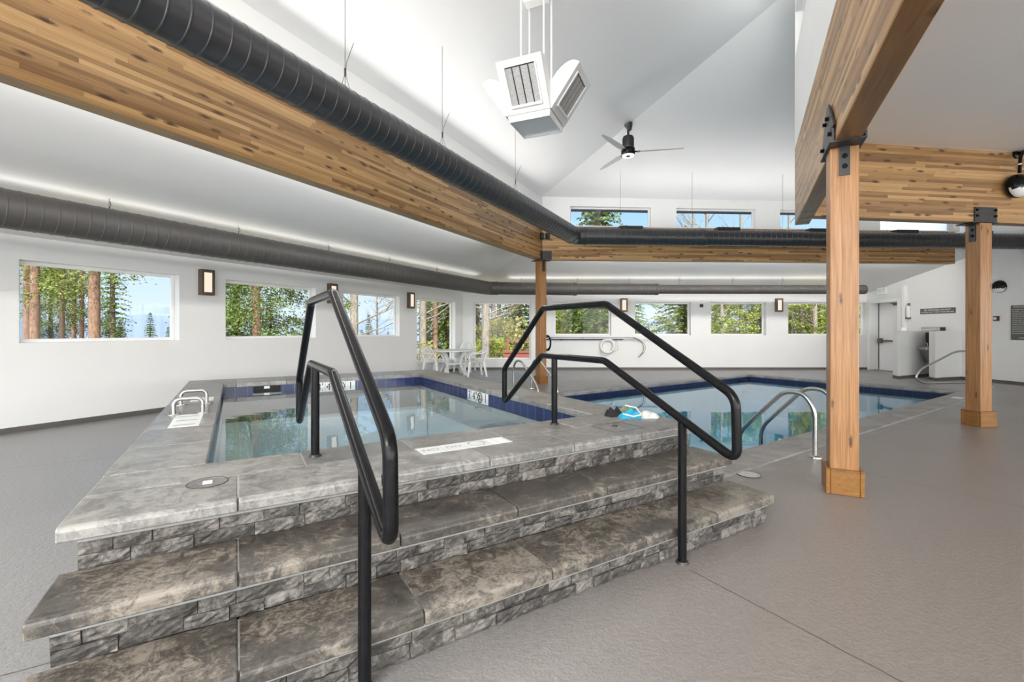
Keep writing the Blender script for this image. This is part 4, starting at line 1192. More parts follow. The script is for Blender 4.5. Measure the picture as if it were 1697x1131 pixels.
def petal(k):
    # local frame of a heater: x along its width, z up along its face, -y is the face direction (outwards and down)
    e = Matrix.Rotation(k*pi/2, 4, 'Z') @ Matrix.Translation((0, -cw-.012, .065)) @ Matrix.Rotation(radians(36), 4, 'X')
    W, Hh, T_ = .25, .53, .11
    mb = MB(); fr = .07
    mb.box(-W, W, 0, .014, 0, fr, e); mb.box(-W, W, 0, .014, Hh-fr, Hh, e); mb.box(-W, -W+fr, 0, .014, fr, Hh-fr, e); mb.box(W-fr, W, 0, .014, fr, Hh-fr, e)
    o = mb.build('heater_face', M['trimw'], heater, bevel=.003, seg=1)
    # rear shell closed by half-oval end plates
    mb = MB(); prof = []
    for i in range(13):
        a = pi*i/12; prof.append((.014+.16*sin(a)**.8, Hh/2-Hh/2*cos(a)))
    n = len(prof)
    vs = [e @ Vector((-W, p[0], p[1])) for p in prof] + [e @ Vector((W, p[0], p[1])) for p in prof]
    fs = [tuple(range(n)), tuple(range(2*n-1, n-1, -1))] + [(i+1, i, i+n, i+n+1) for i in range(n-1)]
    mb.add(vs, fs); mb.build('heater_shell', M['trimw'], heater, smooth=True)
    a, b, c, d = -W+fr, W-fr, fr, Hh-fr
    mb = MB(); mb.box(a, b, .011, .0135, c, d, e); o2 = mb.build('heater_recess', M['slot'], heater)
    wd = (b-a)/4
    for i in range(4):
        mb = MB(); mb.box(a+i*wd+.007, a+(i+1)*wd-.007, .006, .011, c+.012, d-.012, e); mb.build('ceramic_plate', ceram, o2)
    mb = MB()
    mb.box(a, b, -.02, .006, c-.004, c+.02, e); mb.box(a, a+.014, -.012, .006, c, d, e); mb.box(b-.014, b, -.012, .006, c, d, e); mb.build('reflector_lip', M['trimw'], o)
for k in range(4): petal(k)
for sx, sy in ((-1,-1),(1,-1),(1,1),(-1,1)):
    mb = MB(); x, y = sx*.135, sy*.135
    wx = hx + x*cos(radians(-23)) - y*sin(radians(-23)); wy = hy + x*sin(radians(-23)) + y*cos(radians(-23))
    zt = min(zL((wx,wy)), zF((wx,wy)))
    mb.tube([(x,y,.03),(x,y,zt-hz-.002)], .011, 8); mb.build('hanger_rod', M['trimw'], heater, smooth=True)
mb = MB(); zt = zL((hx,hy))-hz; mb.box(-.14,.14,-.06,.06,zt-.11,zt-.03); mb.build('junction_box', M['trimw'], heater)

# ================================================================= ceiling fan
fy_ = 8.6; fx_ = at(1041, fy_)
fz = min(zL((fx_,fy_)), zF((fx_,fy_)))
fan = thing('ceiling_fan', 'dark ceiling fan with a glowing ring, hung from the sloping white ceiling', 'ceiling fan', (fx_, fy_, fz), 0)
tilt = Matrix.Rotation(radians(-15), 4, 'Y')
mb = MB(); mb.lathe([(.022,-.14),(.045,-.10),(.072,-.04),(.078,-.004),(.07,.0)], (0,0,0.0), 24, tilt); mb.build('canopy', M['blacksteel'], fan, smooth=True)
mb = MB(); mb.tube([(0,0,-.1),(0,0,-.27)], .022, 14); mb.build('downrod', M['blacksteel'], fan, smooth=True)
mb = MB(); mb.lathe([(.095,-.46),(.10,-.45),(.10,-.27),(.09,-.245),(.03,-.24)], (0,0,0), 28)
mb.build('motor', M['blacksteel'], fan, smooth=True)
mb = MB()
for k in range(20):
    a = 2*pi*k/20; Mx = Matrix.Rotation(a, 4, 'Z'); mb.box(.098,.106,-.005,.005,-.44,-.28,Mx)
mb.build('cooling_fins', M['blacksteel'], fan)
mb = MB(); mb.lathe([(.112,-.465),(.112,-.455),(.10,-.45)], (0,0,0), 28); mb.build('trim_ring', M['gunmetal'], fan, smooth=True)
mb = MB(); mb.lathe([(.112,-.60),(.125,-.58),(.13,-.52),(.122,-.47),(.10,-.46)], (0,0,0), 28); mb.build('hub', M['black'], fan, smooth=True)
mb = MB(); mb.lathe([(.105,-.615),(.112,-.60)], (0,0,0), 28); mb.build('led_ring', M['led'], fan)
mb = MB(); mb.lathe([(.042,-.621),(.046,-.613)], (0,0,0), 20); mb.build('lens_cap', M['black'], fan)
for ang in (-10, 110, 230):
    e = Matrix.Rotation(radians(ang), 4, 'Z') @ Matrix.Translation((0,0,-.535)) @ Matrix.Rotation(radians(10), 4, 'X')
    mb = MB()
    pr = [(.16,-.03),(.34,-.06),(.80,-.045),(1.0,-.02),(1.0,.02),(.80,.04),(.34,.055),(.16,.03)]
    mb.prism(pr, -.004, .004, e); b = mb.build('blade', M['fanblade'], fan)
    mb = MB(); mb.box(.10,.22,-.022,.022,-.012,.012,e); mb.build('blade_arm', M['black'], b)

# ================================================================= right wall fixtures (local x = towards the camera, -y = into the hall)
RH = heading(R_DEG)
def rwall(px):
    r = (px-CX)/F_PX; y = 12.953/(r+.0892); return Vector((right_x(y), y, 0))
def rthing(name, label, cat, px, z, group=None):
    p = rwall(px); return thing(name, label, cat, (p.x, p.y, z), RH, group)
t = rthing('exit_sign', 'white exit sign with two emergency lamp heads above the door', 'exit sign', 1462, 2.42)
mb = MB(); mb.box(-.16, .19, -.075, 0, 0, .215); mb.build('housing', M['plastic'], t, bevel=.008)
put_text('lettering', 'EXIT', .15, M['exitgreen'], t, Matrix.Translation((.015,-.0765,.107)) @ Matrix.Rotation(radians(90), 4, 'X'))
for x, ry in ((-.14, -.5), (.14, .3)):
    mb = MB(); Mx = Matrix.Translation((x,-.05,.275)) @ Matrix.Rotation(ry, 4, 'Y') @ Matrix.Rotation(radians(70), 4, 'X')
    mb.lathe([(.03,-.03),(.055,.02),(.057,.045),(.05,.05)], (0,0,0), 18, Mx); h_ = mb.build('lamp_head', M['plastic'], t, smooth=True)
    mb = MB(); mb.lathe([(.048,.05),(.04,.056)], (0,0,0), 18, Mx); mb.build('lens', M['lens'], h_)
    mb = MB(); mb.tube([(x*.7,-.04,.21),(x,-.05,.26)], .012, 8); mb.build('swivel', M['gunmetal'], h_)
t = rthing('pipe_chase', 'narrow vertical white box trim on the wall beside the exit door', 'trim', 1500, 1.36)
mb = MB(); mb.box(-.05, .05, -.07, 0, 0, 1.24); mb.box(-.055,.055,-.075,0,1.24,1.26); mb.build('cover', M['trimw'], t, bevel=.003, seg=1)
t = rthing('soap_dispenser', 'slim glossy white vertical dispenser with dark base on the wall', 'dispenser', 1507.5, 1.62)
mb = MB(); mb.tube([(0,-.05,.05),(0,-.05,.38)], .045, 16); mb.build('tube', M['plastic'], t, smooth=True)
mb = MB(); mb.box(-.05,.05,-.1,0,0,.05); mb.build('base', M['gunmetal'], t, bevel=.01)
mb = MB(); mb.box(-.012,.012,-.06,0,.40,.47); mb.tube([(0,-.05,.40),(0,-.05,.43)], .03, 12); mb.build('cap', M['gunmetal'], t)
def wall_sign(name, label, px0, px1, z0, z1, mat='signgrey'):
    a, b = rwall(px0), rwall(px1); L = (a-b).length; p = (a+b)/2
    t = thing(name, label, 'sign', (p.x, p.y, z0), RH)
    mb = MB(); mb.box(-L/2, L/2, -.012, 0, 0, z1-z0); mb.build('board', M[mat], t, bevel=.002, seg=1)
    return t, L
t, L = wall_sign('warning_sign', 'long grey sign with two lines of white lettering above the half walls', 1525.5, 1584, 1.75, 1.905)
for txt, z, s_ in (('NO LIFEGUARD ON DUTY', .105, .062), ('USE POOL & HOT TUB AT YOUR OWN RISK', .045, .0455)):
    put_text('lettering', txt, s_, M['signwhite'], t, Matrix.Translation((0,-.0128,z)) @ Matrix.Rotation(radians(90), 4, 'X'))
pA = rwall(1675.8); pB = pA + dirv(R_DEG)*.62; p = (pA+pB)/2
t = thing('rules_sign', 'dark grey pool rules board with many white lines beside the far right post', 'sign', (p.x, p.y, 1.057), RH)
mb = MB(); mb.box(-.31,.31,-.014,0,0,.825); mb.build('board', M['signgrey'], t, bevel=.002, seg=1)
put_text('title', 'POOL & HOT TUB RULES', .046, M['signwhite'], t, Matrix.Translation((0,-.015,.785)) @ Matrix.Rotation(radians(90), 4, 'X'))
rules = ['NO GLASS IN THE POOL AREA', 'NO DIVING   NO RUNNING', 'SHOWER BEFORE ENTERING THE WATER', 'CHILDREN MUST BE WITH AN ADULT', 'NO FOOD OR DRINK IN THE WATER', 'DO NOT SWIM ALONE',
         'DO NOT USE IF YOU FEEL UNWELL', 'LIMIT HOT TUB USE TO 15 MINUTES', 'CHECK THE WATER TEMPERATURE', 'NO PETS IN THE POOL AREA', 'PROPER SWIMWEAR REQUIRED', 'KEEP GATES AND DOORS CLOSED', 'NO ALCOHOL NEAR THE POOL', 'OBEY ALL POSTED RULES']
for i, s_ in enumerate(rules):
    put_text('lettering', s_, .028, M['signwhite'], t, Matrix.Translation((-.28,-.015,.725-.044*i)) @ Matrix.Rotation(radians(90), 4, 'X'), align='LEFT')
put_text('footer', 'THANK YOU', .034, M['signwhite'], t, Matrix.Translation((-.05,-.015,.05)) @ Matrix.Rotation(radians(90), 4, 'X'))
t = rthing('wall_switch', 'tiny dark red wall box beside the far right post', 'switch', 1652, 1.52)
M['darkred'] = plain('dark_red_plastic', srgb(70,30,28), .5)
mb = MB(); mb.box(-.05,.06,-.05,0,0,.12); mb.build('box', M['darkred'], t, bevel=.006); mb = MB(); mb.box(-.03,.03,-.06,-.05,.03,.09); mb.build('button', M['plastic'], t)
t = rthing('dome_light', 'round black wall light with white lower half, beside the far right post', 'wall light', 1657, 2.21)
def half_dome(t, r, off):
    Mx = Matrix.Translation(off) @ Matrix.Rotation(radians(90), 4, 'X')
    prof = [(r,0)] + [(r*cos(a), .75*r*sin(a)) for a in [pi/2*i/7 for i in range(1,8)]]; prof[-1] = (.001, prof[-1][1])
    n = 28; vs = []; fs = []
    for pr in prof:
        for k in range(n):
            vs.append(Mx @ Vector((pr[0]*cos(2*pi*k/n), pr[0]*sin(2*pi*k/n), pr[1])))
    up, lo = MB(), MB()
    for i in range(len(prof)-1):
        for k in range(n):
            k2 = (k+1) % n; q = [vs[i*n+k], vs[i*n+k2], vs[(i+1)*n+k2], vs[(i+1)*n+k]]
            zc = sum(v.z for v in q)/4 - off[2]
            (lo if zc < -.32*r else up).add(q, [(0,1,2,3)])
    up.build('hood', M['black'], t); lo.build('lens', M['lens'], t)
    mb = MB(); Mb = Matrix.Translation((off[0], off[1]+.002, off[2])) @ Matrix.Rotation(radians(90), 4, 'X'); mb.lathe([(r*1.02,-.02),(r*1.02,.0)], (0,0,0), 28, Mb); mb.build('back_plate', M['black'], t)
half_dome(t, .15, (0,-.02,.15))
# paper towel dispenser above the half wall
t = rthing('towel_dispenser', 'flat steel box on the wall above the drinking fountain', 'dispenser', 1551, 1.275)
mb = MB(); mb.box(-.30,.24,-.14,0,0,.10); mb.build('body', M['steel'], t, bevel=.008)
mb = MB(); mb.box(.24,.262,-.14,0,.0,.10); mb.build('end_panel', M['blacksteel'], t)
mb = MB(); mb.box(-.26,.2,-.15,-.14,.012,.03); mb.build('outlet_slot', M['plastic'], t)

# ================================================================= white half walls with the drinking fountain between them
def half_wall(label, cx, cy, deg, ln, end):
    """skewed wall block: front corner, running direction and the vector of its free end"""
    t = thing('half_wall', label, 'half wall', (cx, cy, 0), 0, 'white half walls around the drinking fountain')
    d_ = dirv(deg)*ln; e_ = Vector((end[0], end[1], 0)); ed = e_.normalized(); dn = d_.normalized()
    def poly(g): 
        o_ = [Vector((0,0,0)) - ed*g - dn*g, d_ - ed*g, d_ + e_ + ed*g, e_ + ed*g - dn*g]
        return [(v.x, v.y) for v in o_]
    mb = MB(); mb.prism(poly(0), .075, 1.265); mb.build('body', M['wall'], t, bevel=.006, seg=1)
    mb = MB(); mb.prism(poly(.006), 0, .075); mb.build('base_strip', M['base'], t)
    mb = MB(); mb.prism(poly(.001), 1.265, 1.272); mb.build('cap', M['trimw'], t)
    return t
half_wall('white half wall next to the exit door, left of the drinking fountain', 10.20, 12.07, 64, 1.80, (.12, .31))
half_wall('white half wall right of the drinking fountain, behind the bent handrail', 10.77, 11.62, 71, 1.10, (.13, .32))
w0 = rwall(1588)
t = thing('wainscot_panel', 'low white wall panel running from the right half wall behind the far right post', 'panel', (w0.x, w0.y, 0), RH)
mb = MB(); mb.box(0, .62, -.10, -.001, .075, 1.24); mb.build('body', M['wall'], t); mb = MB(); mb.box(0, .62, -.106, -.001, 0, .075); mb.build('base_strip', M['base'], t)
t = thing('tissue_box', 'small white box on top of the half wall by the exit door', 'box', (at(1501, 12.55), 12.55, 1.272), heading(66))
mb = MB(); mb.box(-.09,.09,-.06,.06,0,.10); mb.build('box', M['plastic'], t, bevel=.006); mb = MB(); mb.box(-.05,.05,-.02,.02,.10,.101); mb.build('slot', M['gunmetal'], t)
fp = Vector((at(1537, 12.35), 12.35, 0))
t = thing('drinking_fountain', 'steel drinking fountain with dark back panel between the white half walls', 'drinking fountain', (fp.x+.30, fp.y+.10, 0), RH)
mb = MB(); mb.box(-.24,.24,-.03,0,.40,1.23); mb.build('back_panel', M['blacksteel'], t, bevel=.01)
mb = MB(); mb.prism([(-.23,-.03),(-.23,-.36),(-.18,-.46),(.18,-.46),(.23,-.36),(.23,-.03)][::-1], .76, .84); mb.build('basin', M['steel'], t, bevel=.012)
mb = MB(); mb.lathe([(.15,.841),(.17,.846),(.18,.842)], (0,-.22,0), 24); mb.build('bowl', M['gunmetal'], t)
mb = MB(); mb.add([(-.15,-.03,.40),(.15,-.03,.40),(.2,-.03,.76),(-.2,-.03,.76),(-.13,-.12,.40),(.13,-.12,.40),(.17,-.34,.76),(-.17,-.34,.76)], [(0,3,2,1),(4,5,6,7),(0,1,5,4),(1,2,6,5),(2,3,7,6),(3,0,4,7)]); mb.build('pedestal', M['steel'], t)
mb = MB(); mb.tube(fillet([(-.12,-.1,.84),(-.12,-.1,.93),(-.12,-.17,.95)], .03, 4), .013, 8); mb.build('spout', M['plastic'], t, smooth=True)

# ================================================================= black lamp on the orange beam
lp = E20 + E2v*2.33
t = thing('gooseneck_lamp', 'black gooseneck lamp with hooded round head on the orange beam at the frame edge', 'lamp', (lp.x, lp.y, 3.4), heading(E2_DEG))
mb = MB(); mb.lathe([(.06,0),(.06,.02),(.03,.03)], (.05,0,.29), 18, Matrix.Rotation(radians(90),4,'X')); mb.build('wall_plate', M['black'], t)
mb = MB(); mb.tube(fillet([(.05,-.02,.29),(.03,-.14,.30),(-.10,-.15,.22),(-.115,-.15,-.02)], .12, 7), .019, 12); arm = mb.build('arm', M['black'], t, smooth=True)
mb = MB(); mb.tube([(-.115,-.15,.085),(-.115,-.15,.10)], .022, 12); mb.build('clip_band', M['signwhite'], arm)
half_dome(t, .155, (-.03, -.075, -.165))
mb = MB(); mb.box(-.17,-.13,-.115,-.09,-.205,-.165); mb.build('sensor', M['plastic'], t, bevel=.005)

# ================================================================= white garden furniture by the corner windows
t = thing('garden_table', 'round white plastic table by the corner windows', 'table', (at(751, 13.2), 13.2, 0), radians(20))
mb = MB(); mb.lathe([(.56,.675),(.585,.69),(.585,.715),(.57,.722)], (0,0,0), 40); mb.lathe([(.30,.668),(.30,.676)], (0,0,0), 24); mb.build('table_top', M['plastic'], t, smooth=True)
mb = MB(); mb.box(-.27,.27,-.25,.25,.31,.345); mb.build('shelf', M['plastic'], t, bevel=.01)
for k in range(4):
    a = pi/4+k*pi/2; d_ = Vector((cos(a), sin(a), 0)); mb = MB()
    side = Vector((-d_.y, d_.x, 0))
    prof = [(.48,0,.06),(.36,.17,.05),(.26,.32,.05),(.29,.45,.05),(.38,.58,.05),(.50,.676,.06)]
    for (r0,z0,w0_),(r1,z1,w1_) in zip(prof[:-1], prof[1:]):
        vs = []
        for r_, z_, w_ in ((r0,z0,.045),(r1,z1,.045)):
            for sx in (-1,1):
                for rr_ in (-.035,.035): vs.append(d_*(r_+rr_)+side*sx*w_+Vector((0,0,z_)))
        mb.add(vs, [(0,1,3,2),(4,6,7,5),(0,4,5,1),(2,3,7,6),(0,2,6,4),(1,5,7,3)])
    mb.build('leg', M['plastic'], t)

def chair(label, x, y, rot, hback=.86):
    """moulded armchair; sitter faces local -y"""
    t = thing('garden_chair', label, 'chair', (x, y, 0), rot, 'white plastic armchairs round the garden table')
    P = M['plastic']
    # seat: shallow dished shell
    n = 9; vs = []; th = .016
    for s_ in (0, 1):
        for j in range(n):
            for i in range(n):
                u, v = i/(n-1)*2-1, j/(n-1)*2-1
                wd = .235 - .02*(v+1)/2
                vs.append((u*wd, v*.22, .425 - .022*(1-u*u)*(1-v*v*.4) - .02*(v+1)/2 + (.012 if v < -.9 else 0) - s_*th))
    fs = []; o = n*n
    for j in range(n-1):
        for i in range(n-1):
            q = (j*n+i, j*n+i+1, (j+1)*n+i+1, (j+1)*n+i); fs += [q, tuple(k+o for k in reversed(q))]
    rim = [i for i in range(n)] + [j*n+n-1 for j in range(1,n)] + [(n-1)*n+i for i in range(n-2,-1,-1)] + [j*n for j in range(n-2,0,-1)]
    m = len(rim); fs += [(rim[(k+1)%m], rim[k], rim[k]+o, rim[(k+1)%m]+o) for k in range(m)]
    mb = MB(); mb.add(vs, fs); mb.build('seat', P, t, smooth=True)
    # back: arched frame with vertical slats
    mb = MB()
    fr = fillet([(-.215,.20,.40),(-.235,.30,.72),(-.13,.335,hback),(.13,.335,hback),(.235,.30,.72),(.215,.20,.40)], [0,.1,.12,.12,.1,0], 6)
    mb.tube(fr, .018, 8)
    for i in range(6):
        x_ = -.15+.06*i; zt = hback-.02-.35*abs(x_)**1.6
        mb.tube([(x_*.9,.205,.41),(x_,.262,.58),(x_,.31,.74),(x_*.95,.332,zt)], [.015,.013,.013,.013], 6)
    mb.tube([(-.215,.235,.48),(0,.25,.485),(.215,.235,.48)], .016, 6)
    mb.build('backrest', P, t, smooth=True)
    for sx in (-1, 1):
        mb = MB(); mb.tube(fillet([(sx*.235,.295,.70),(sx*.275,.12,.645),(sx*.28,-.17,.635),(sx*.265,-.215,.56),(sx*.25,-.20,.41)], [0,.08,.06,.04,0], 5), .021, 8); mb.build('armrest', P, t, smooth=True)
        for sy, y0, y1 in ((-1,-.20,-.255),(1,.19,.275)):
            mb = MB(); x0_, x1_ = sx*.225, sx*.265
            vs = []
            for (xx, yy, zz, w_) in ((x0_, y0, .42, .036), (x1_, y1, 0, .021)):
                vs += [(xx-w_,yy-w_,zz),(xx+w_,yy-w_,zz),(xx+w_,yy+w_,zz),(xx-w_,yy+w_,zz)]
            mb.add(vs, [(0,1,2,3),(7,6,5,4),(4,5,1,0),(5,6,2,1),(6,7,3,2),(7,4,0,3)]); mb.build('leg', P, t, bevel=.008, seg=1)
    return t
chair('white plastic armchair left of the round table, turned away to the window', at(722, 12.75), 12.75, radians(62), .83)
chair('white plastic armchair behind the round table, in front of the corner', at(770, 14.2), 14.2, radians(-12), .92)
chair('white plastic armchair right of the round table, seen from its side', at(787, 12.8), 12.8, radians(-72), .87)
# ================================================================= the view outside
mb = MB()
# ground terraces falling away from the building
def gz(r): return -.55 - max(0, r-26)*.10
ng = 40; rads = [3, 9, 16, 22, 30, 42, 60, 90, 130, 190]
vs = []
for r_ in rads:
    for k in range(ng+1):
        a = radians(-75 + 145*k/ng); vs.append((r_*sin(a)*1.0+1, r_*cos(a)+3, gz(r_) + (random.uniform(-.25,.25) if r_ > 20 else random.uniform(-.05,.05)) - (.0 if r_ > 3 else 0)))
fs = [(i*(ng+1)+k, i*(ng+1)+k+1, (i+1)*(ng+1)+k+1, (i+1)*(ng+1)+k) for i in range(len(rads)-1) for k in range(ng)]
# keep the ground clear of the hall's footprint
def outside(f):
    c = Vector((0,0,0))
    for i in f: c += Vector(vs[i])
    c /= len(f)
    return (c.y > Y_FAR+.2) or ((c-LW0).dot(nA) < -.3) or c.x > 13
mb.add(vs, [tuple(reversed(f)) for f in fs if outside(f)])
struct(mb.build('ground', M['ground'], smooth=True))
def ridge(name, dist, prof, mat, seed, zb, amp, label):
    rr = random.Random(seed); mb = MB(); pts = []
    for (p0, y0), (p1, y1) in zip(prof[:-1], prof[1:]):
        n = max(2, int((p1-p0)/4))
        for k in range(n):
            t = k/n; pts.append((p0+(p1-p0)*t, y0+(y1-y0)*t + rr.uniform(-amp, amp)))
    rows = 7; vs = []
    for j in range(rows):
        for px, py in pts:
            d = dist*(1 - .42*j/(rows-1)) * (1+ (rr.uniform(-.004,.004) if j else 0))
            a = math.atan((px-CX)/F_PX)
            ztop = EYE + (HY-py)*(dist*cos(a))/F_PX
            z = ztop + (zb-ztop)*(j/(rows-1))**.9 + (rr.uniform(-.012,.012)*(ztop-zb) if 0 < j < rows-1 else 0)
            vs.append((d*sin(a), d*cos(a), z))
    n = len(pts)
    mb.add(vs, [(j*n+k+1, j*n+k, (j+1)*n+k, (j+1)*n+k+1) for j in range(rows-1) for k in range(n-1)])
    o = mb.build(name, M[mat], smooth=True); return struct(o)
ridge('mountain', 900, [(-200,520),(60,514),(180,516),(230,506),(262,503),(300,506),(350,512),(450,524),(540,523),(610,521),(640,529),(664,526),(760,531),(850,526),(900,530),(1000,531),(1060,534),(1085,531),(1112,533),(1200,528),(1300,536),(1450,531),(1800,530)], 'far_haze', 3, -60, .5, '')
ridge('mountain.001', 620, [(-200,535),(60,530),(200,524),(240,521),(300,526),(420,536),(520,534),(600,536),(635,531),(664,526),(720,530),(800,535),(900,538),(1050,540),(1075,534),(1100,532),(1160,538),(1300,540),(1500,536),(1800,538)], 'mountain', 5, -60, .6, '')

# ---------------------------------------------------------------- foliage builders
def leafquad(mb, p, d, s_, rr, flat=.5):
    d = Vector(d).normalized() if Vector(d).length > 1e-6 else Vector((1,0,0))
    n = Vector((rr.uniform(-1,1), rr.uniform(-1,1), rr.uniform(-1,1)+flat*2)).normalized()
    w = d.cross(n)
    if w.length < 1e-3: return
    w = w.normalized()*s_*.42; l = d*s_
    mb.tint = rr.random()
    p = Vector(p); mb.add([p-w*.7, p+l*.45-w, p+l, p+l*.45+w], [(0,1,2,3)])
def spruce_meshes(seed, H, R, step=.30, nb=10, leaf=.15, dens=1.35, bare=0.0):
    rr = random.Random(seed); mb = MB()
    z = bare + .25
    while z < H-.1:
        k = (z/H); L = R*(1-k)**.8*(.85+.3*rr.random())+.08
        for b in range(nb):
            a = 2*pi*(b+rr.random()*.8)/nb + z*1.7
            l = L*rr.uniform(.7,1.1); d = Vector((cos(a), sin(a), 0))
            n = max(2, int(l/.15*dens))
            for i in range(n):
                t = (i+.6)/n
                p = d*l*t + Vector((0,0,z - .32*l*t*t*1.1 + .10*l*t))
                for q in range(3):
                    dd = d*.8 + Vector((-d.y, d.x, 0))*rr.uniform(-1.1,1.1) + Vector((0,0,rr.uniform(-.5,.15)))
                    leafquad(mb, p+Vector((rr.uniform(-.05,.05),rr.uniform(-.05,.05),rr.uniform(-.06,.06))), dd, leaf*rr.uniform(.7,1.3)*(1.15-.4*t), rr)
        z += step*rr.uniform(.75,1.2)
    for i in range(10): leafquad(mb, (0,0,H-.35+.04*i), (rr.uniform(-.6,.6), rr.uniform(-.6,.6), .8), leaf*.9, rr)
    tr = MB(); tr.tube([(0,0,-1.5),(.01,0,H*.5),(0,0,H*.97)], [.017*H+.03,.010*H+.02,.008], 10)
    return mb, tr
def pine_meshes(seed, H, clusters, zlo, spread, leaf=.078, per=190, trunk=.13, crad=.5):
    """tall pine: clear trunk, clumps of needles on irregular limbs"""
    rr = random.Random(seed); mb = MB(); tr = MB()
    lean = (rr.uniform(-.15,.15), rr.uniform(-.15,.15))
    tr.tube([(0,0,-1.5),(lean[0]*.3,lean[1]*.3,H*.35),(lean[0],lean[1],H*.7),(lean[0]*1.2,lean[1]*1.2,H)], [trunk*1.12,trunk,trunk*.75,.03], 12)
    for c in range(clusters):
        z = zlo + (H-zlo)*rr.random()**1.15
        a = rr.uniform(0, 2*pi); l = spread*rr.uniform(.35,1)*(1.1-.6*(z-zlo)/(H-zlo))
        tip = Vector((l*cos(a), l*sin(a), z + rr.uniform(-.4,.35)*l*.5))
        tr.tube([(0,0,z-.15),tuple(tip*.5+Vector((0,0,z*.5+.02))),tuple(tip)], [.016,.010,.004], 5)
        for q in range(per):
            v = Vector((rr.gauss(0,1), rr.gauss(0,1), rr.gauss(0,.6)))*crad*.55
            dd = v.normalized() + Vector((cos(a)*.4, sin(a)*.4, .2)) if v.length > .01 else Vector((0,0,1))
            leafquad(mb, tip+v, dd, leaf*rr.uniform(.7,1.35), rr, .1)
    return mb, tr
def branchy(tr, p, d, l, r, rr, depth, tips, spread=.6):
    p = Vector(p); d = Vector(d).normalized()
    q = p + d*l*.5 + Vector((rr.uniform(-.06,.06),rr.uniform(-.06,.06),rr.uniform(-.02,.06)))*l
    e = q + (d+Vector((rr.uniform(-.3,.3),rr.uniform(-.3,.3),rr.uniform(-.1,.3)))).normalized()*l*.5
    tr.tube([p,q,e], [r,r*.75,r*.5], 5 if depth else 4, caps=False); tips.append(e)
    if depth:
        for s_ in range(rr.randint(2,3)):
            b = q if s_ == 0 else e
            dd = (d + Vector((rr.uniform(-1,1),rr.uniform(-1,1),rr.uniform(-.3,.9)))*spread).normalized()
            branchy(tr, b, dd, l*rr.uniform(.5,.75), r*.5, rr, depth-1, tips, spread)
def aspen_meshes(seed, H, trunk, zlo, nbr, leaves, leaf=.08, bl=1.6, depth=3):
    rr = random.Random(seed); mb = MB(); tr = MB(); tips = []
    tr.tube([(0,0,-1.5),(rr.uniform(-.06,.06),0,H*.4),(rr.uniform(-.12,.12),0,H*.75),(0,0,H)], [trunk*1.1,trunk,trunk*.7,.02], 12)
    for i in range(nbr):
        z = zlo + (H-zlo)*(i+rr.random())/nbr; a = rr.uniform(0,2*pi)
        branchy(tr, (0,0,z), (cos(a), sin(a), .35), bl*(1.1-.6*z/H)*rr.uniform(.7,1.2), trunk*.22+.006, rr, depth, tips)
    for i in range(leaves):
        t = tips[rr.randrange(len(tips))]; leafquad(mb, t+Vector((rr.uniform(-.18,.18),rr.uniform(-.18,.18),rr.uniform(-.18,.18))), (rr.uniform(-1,1),rr.uniform(-1,1),rr.uniform(-.6,.3)), leaf*rr.uniform(.7,1.4), rr, 0)
    return mb, tr
def shrub_meshes(seed, H, R, n, leaf=.10):
    rr = random.Random(seed); mb = MB(); tr = MB()
    for i in range(16):
        a = rr.uniform(0,2*pi); l = rr.uniform(.5,1)
        tr.tube([(0,0,-.8),(R*.4*l*cos(a),R*.4*l*sin(a),H*.5*l),(R*.8*l*cos(a),R*.8*l*sin(a),H*l)], [.02,.012,.004], 4)
    for i in range(n):
        a = rr.uniform(0,2*pi); q = rr.random()**.5; z = H*rr.random()
        w = R*q*(.5+.5*sin(pi*min(1, z/H*.9+.1)))
        leafquad(mb, (w*cos(a), w*sin(a), z), (cos(a)+rr.uniform(-.6,.6), sin(a)+rr.uniform(-.6,.6), rr.uniform(-.3,.9)), leaf*rr.uniform(.6,1.5), rr, .1)
    return mb, tr
LIB = {}
def proto(key, maker, leafmat, barkmat, leafname):
    mbl, mbt = maker
    def mesh(mb, nm, mat, sm):
        o = mb.build(nm, M[mat], smooth=sm); me = o.data; bpy.data.objects.remove(o); return me
    LIB[key] = (mesh(mbt, 'trunk', barkmat, True), mesh(mbl, leafname, leafmat, False) if mbl.f else None, leafname)
proto('spruce', spruce_meshes(1, 9.0, 1.9), 'spruce', 'darkbark', 'foliage')
proto('spruce_b', spruce_meshes(2, 12.0, 2.6, .33, 10, .17, 1.3), 'spruce', 'darkbark', 'foliage')
proto('spruce_thin', spruce_meshes(3, 11.0, 1.5, .32, 8, .14, 1.0), 'spruce', 'darkbark', 'foliage')
proto('spruce_lit', spruce_meshes(4, 8.0, 2.1, .26, 10, .15, 1.3), 'pineleaf', 'darkbark', 'foliage')
proto('pine', pine_meshes(5, 15, 70, 2.6, 1.9), 'pineleaf', 'rustbark', 'foliage')
proto('pine_low', pine_meshes(6, 12, 190, .6, 2.0, per=170, trunk=.14), 'spruce', 'rustbark', 'foliage')
proto('pine_bare', pine_meshes(7, 16, 34, 3.0, 1.5, trunk=.14), 'pineleaf', 'rustbark', 'foliage')
proto('aspen', aspen_meshes(8, 11, .14, 1.4, 26, 520), 'bud', 'greybark', 'foliage')
proto('aspen_bare', aspen_meshes(9, 10, .13, 1.3, 20, 130), 'bud', 'greybark', 'foliage')
proto('aspen_leafy', aspen_meshes(10, 10, .10, .3, 40, 7500, .10), 'lightleaf', 'greybark', 'foliage')
proto('sapling', aspen_meshes(11, 5, .05, .4, 20, 240, .07, .9, 3), 'bud', 'darkbark', 'foliage')
proto('shrub', shrub_meshes(12, 1.6, 1.2, 2400), 'lightleaf', 'darkbark', 'foliage')
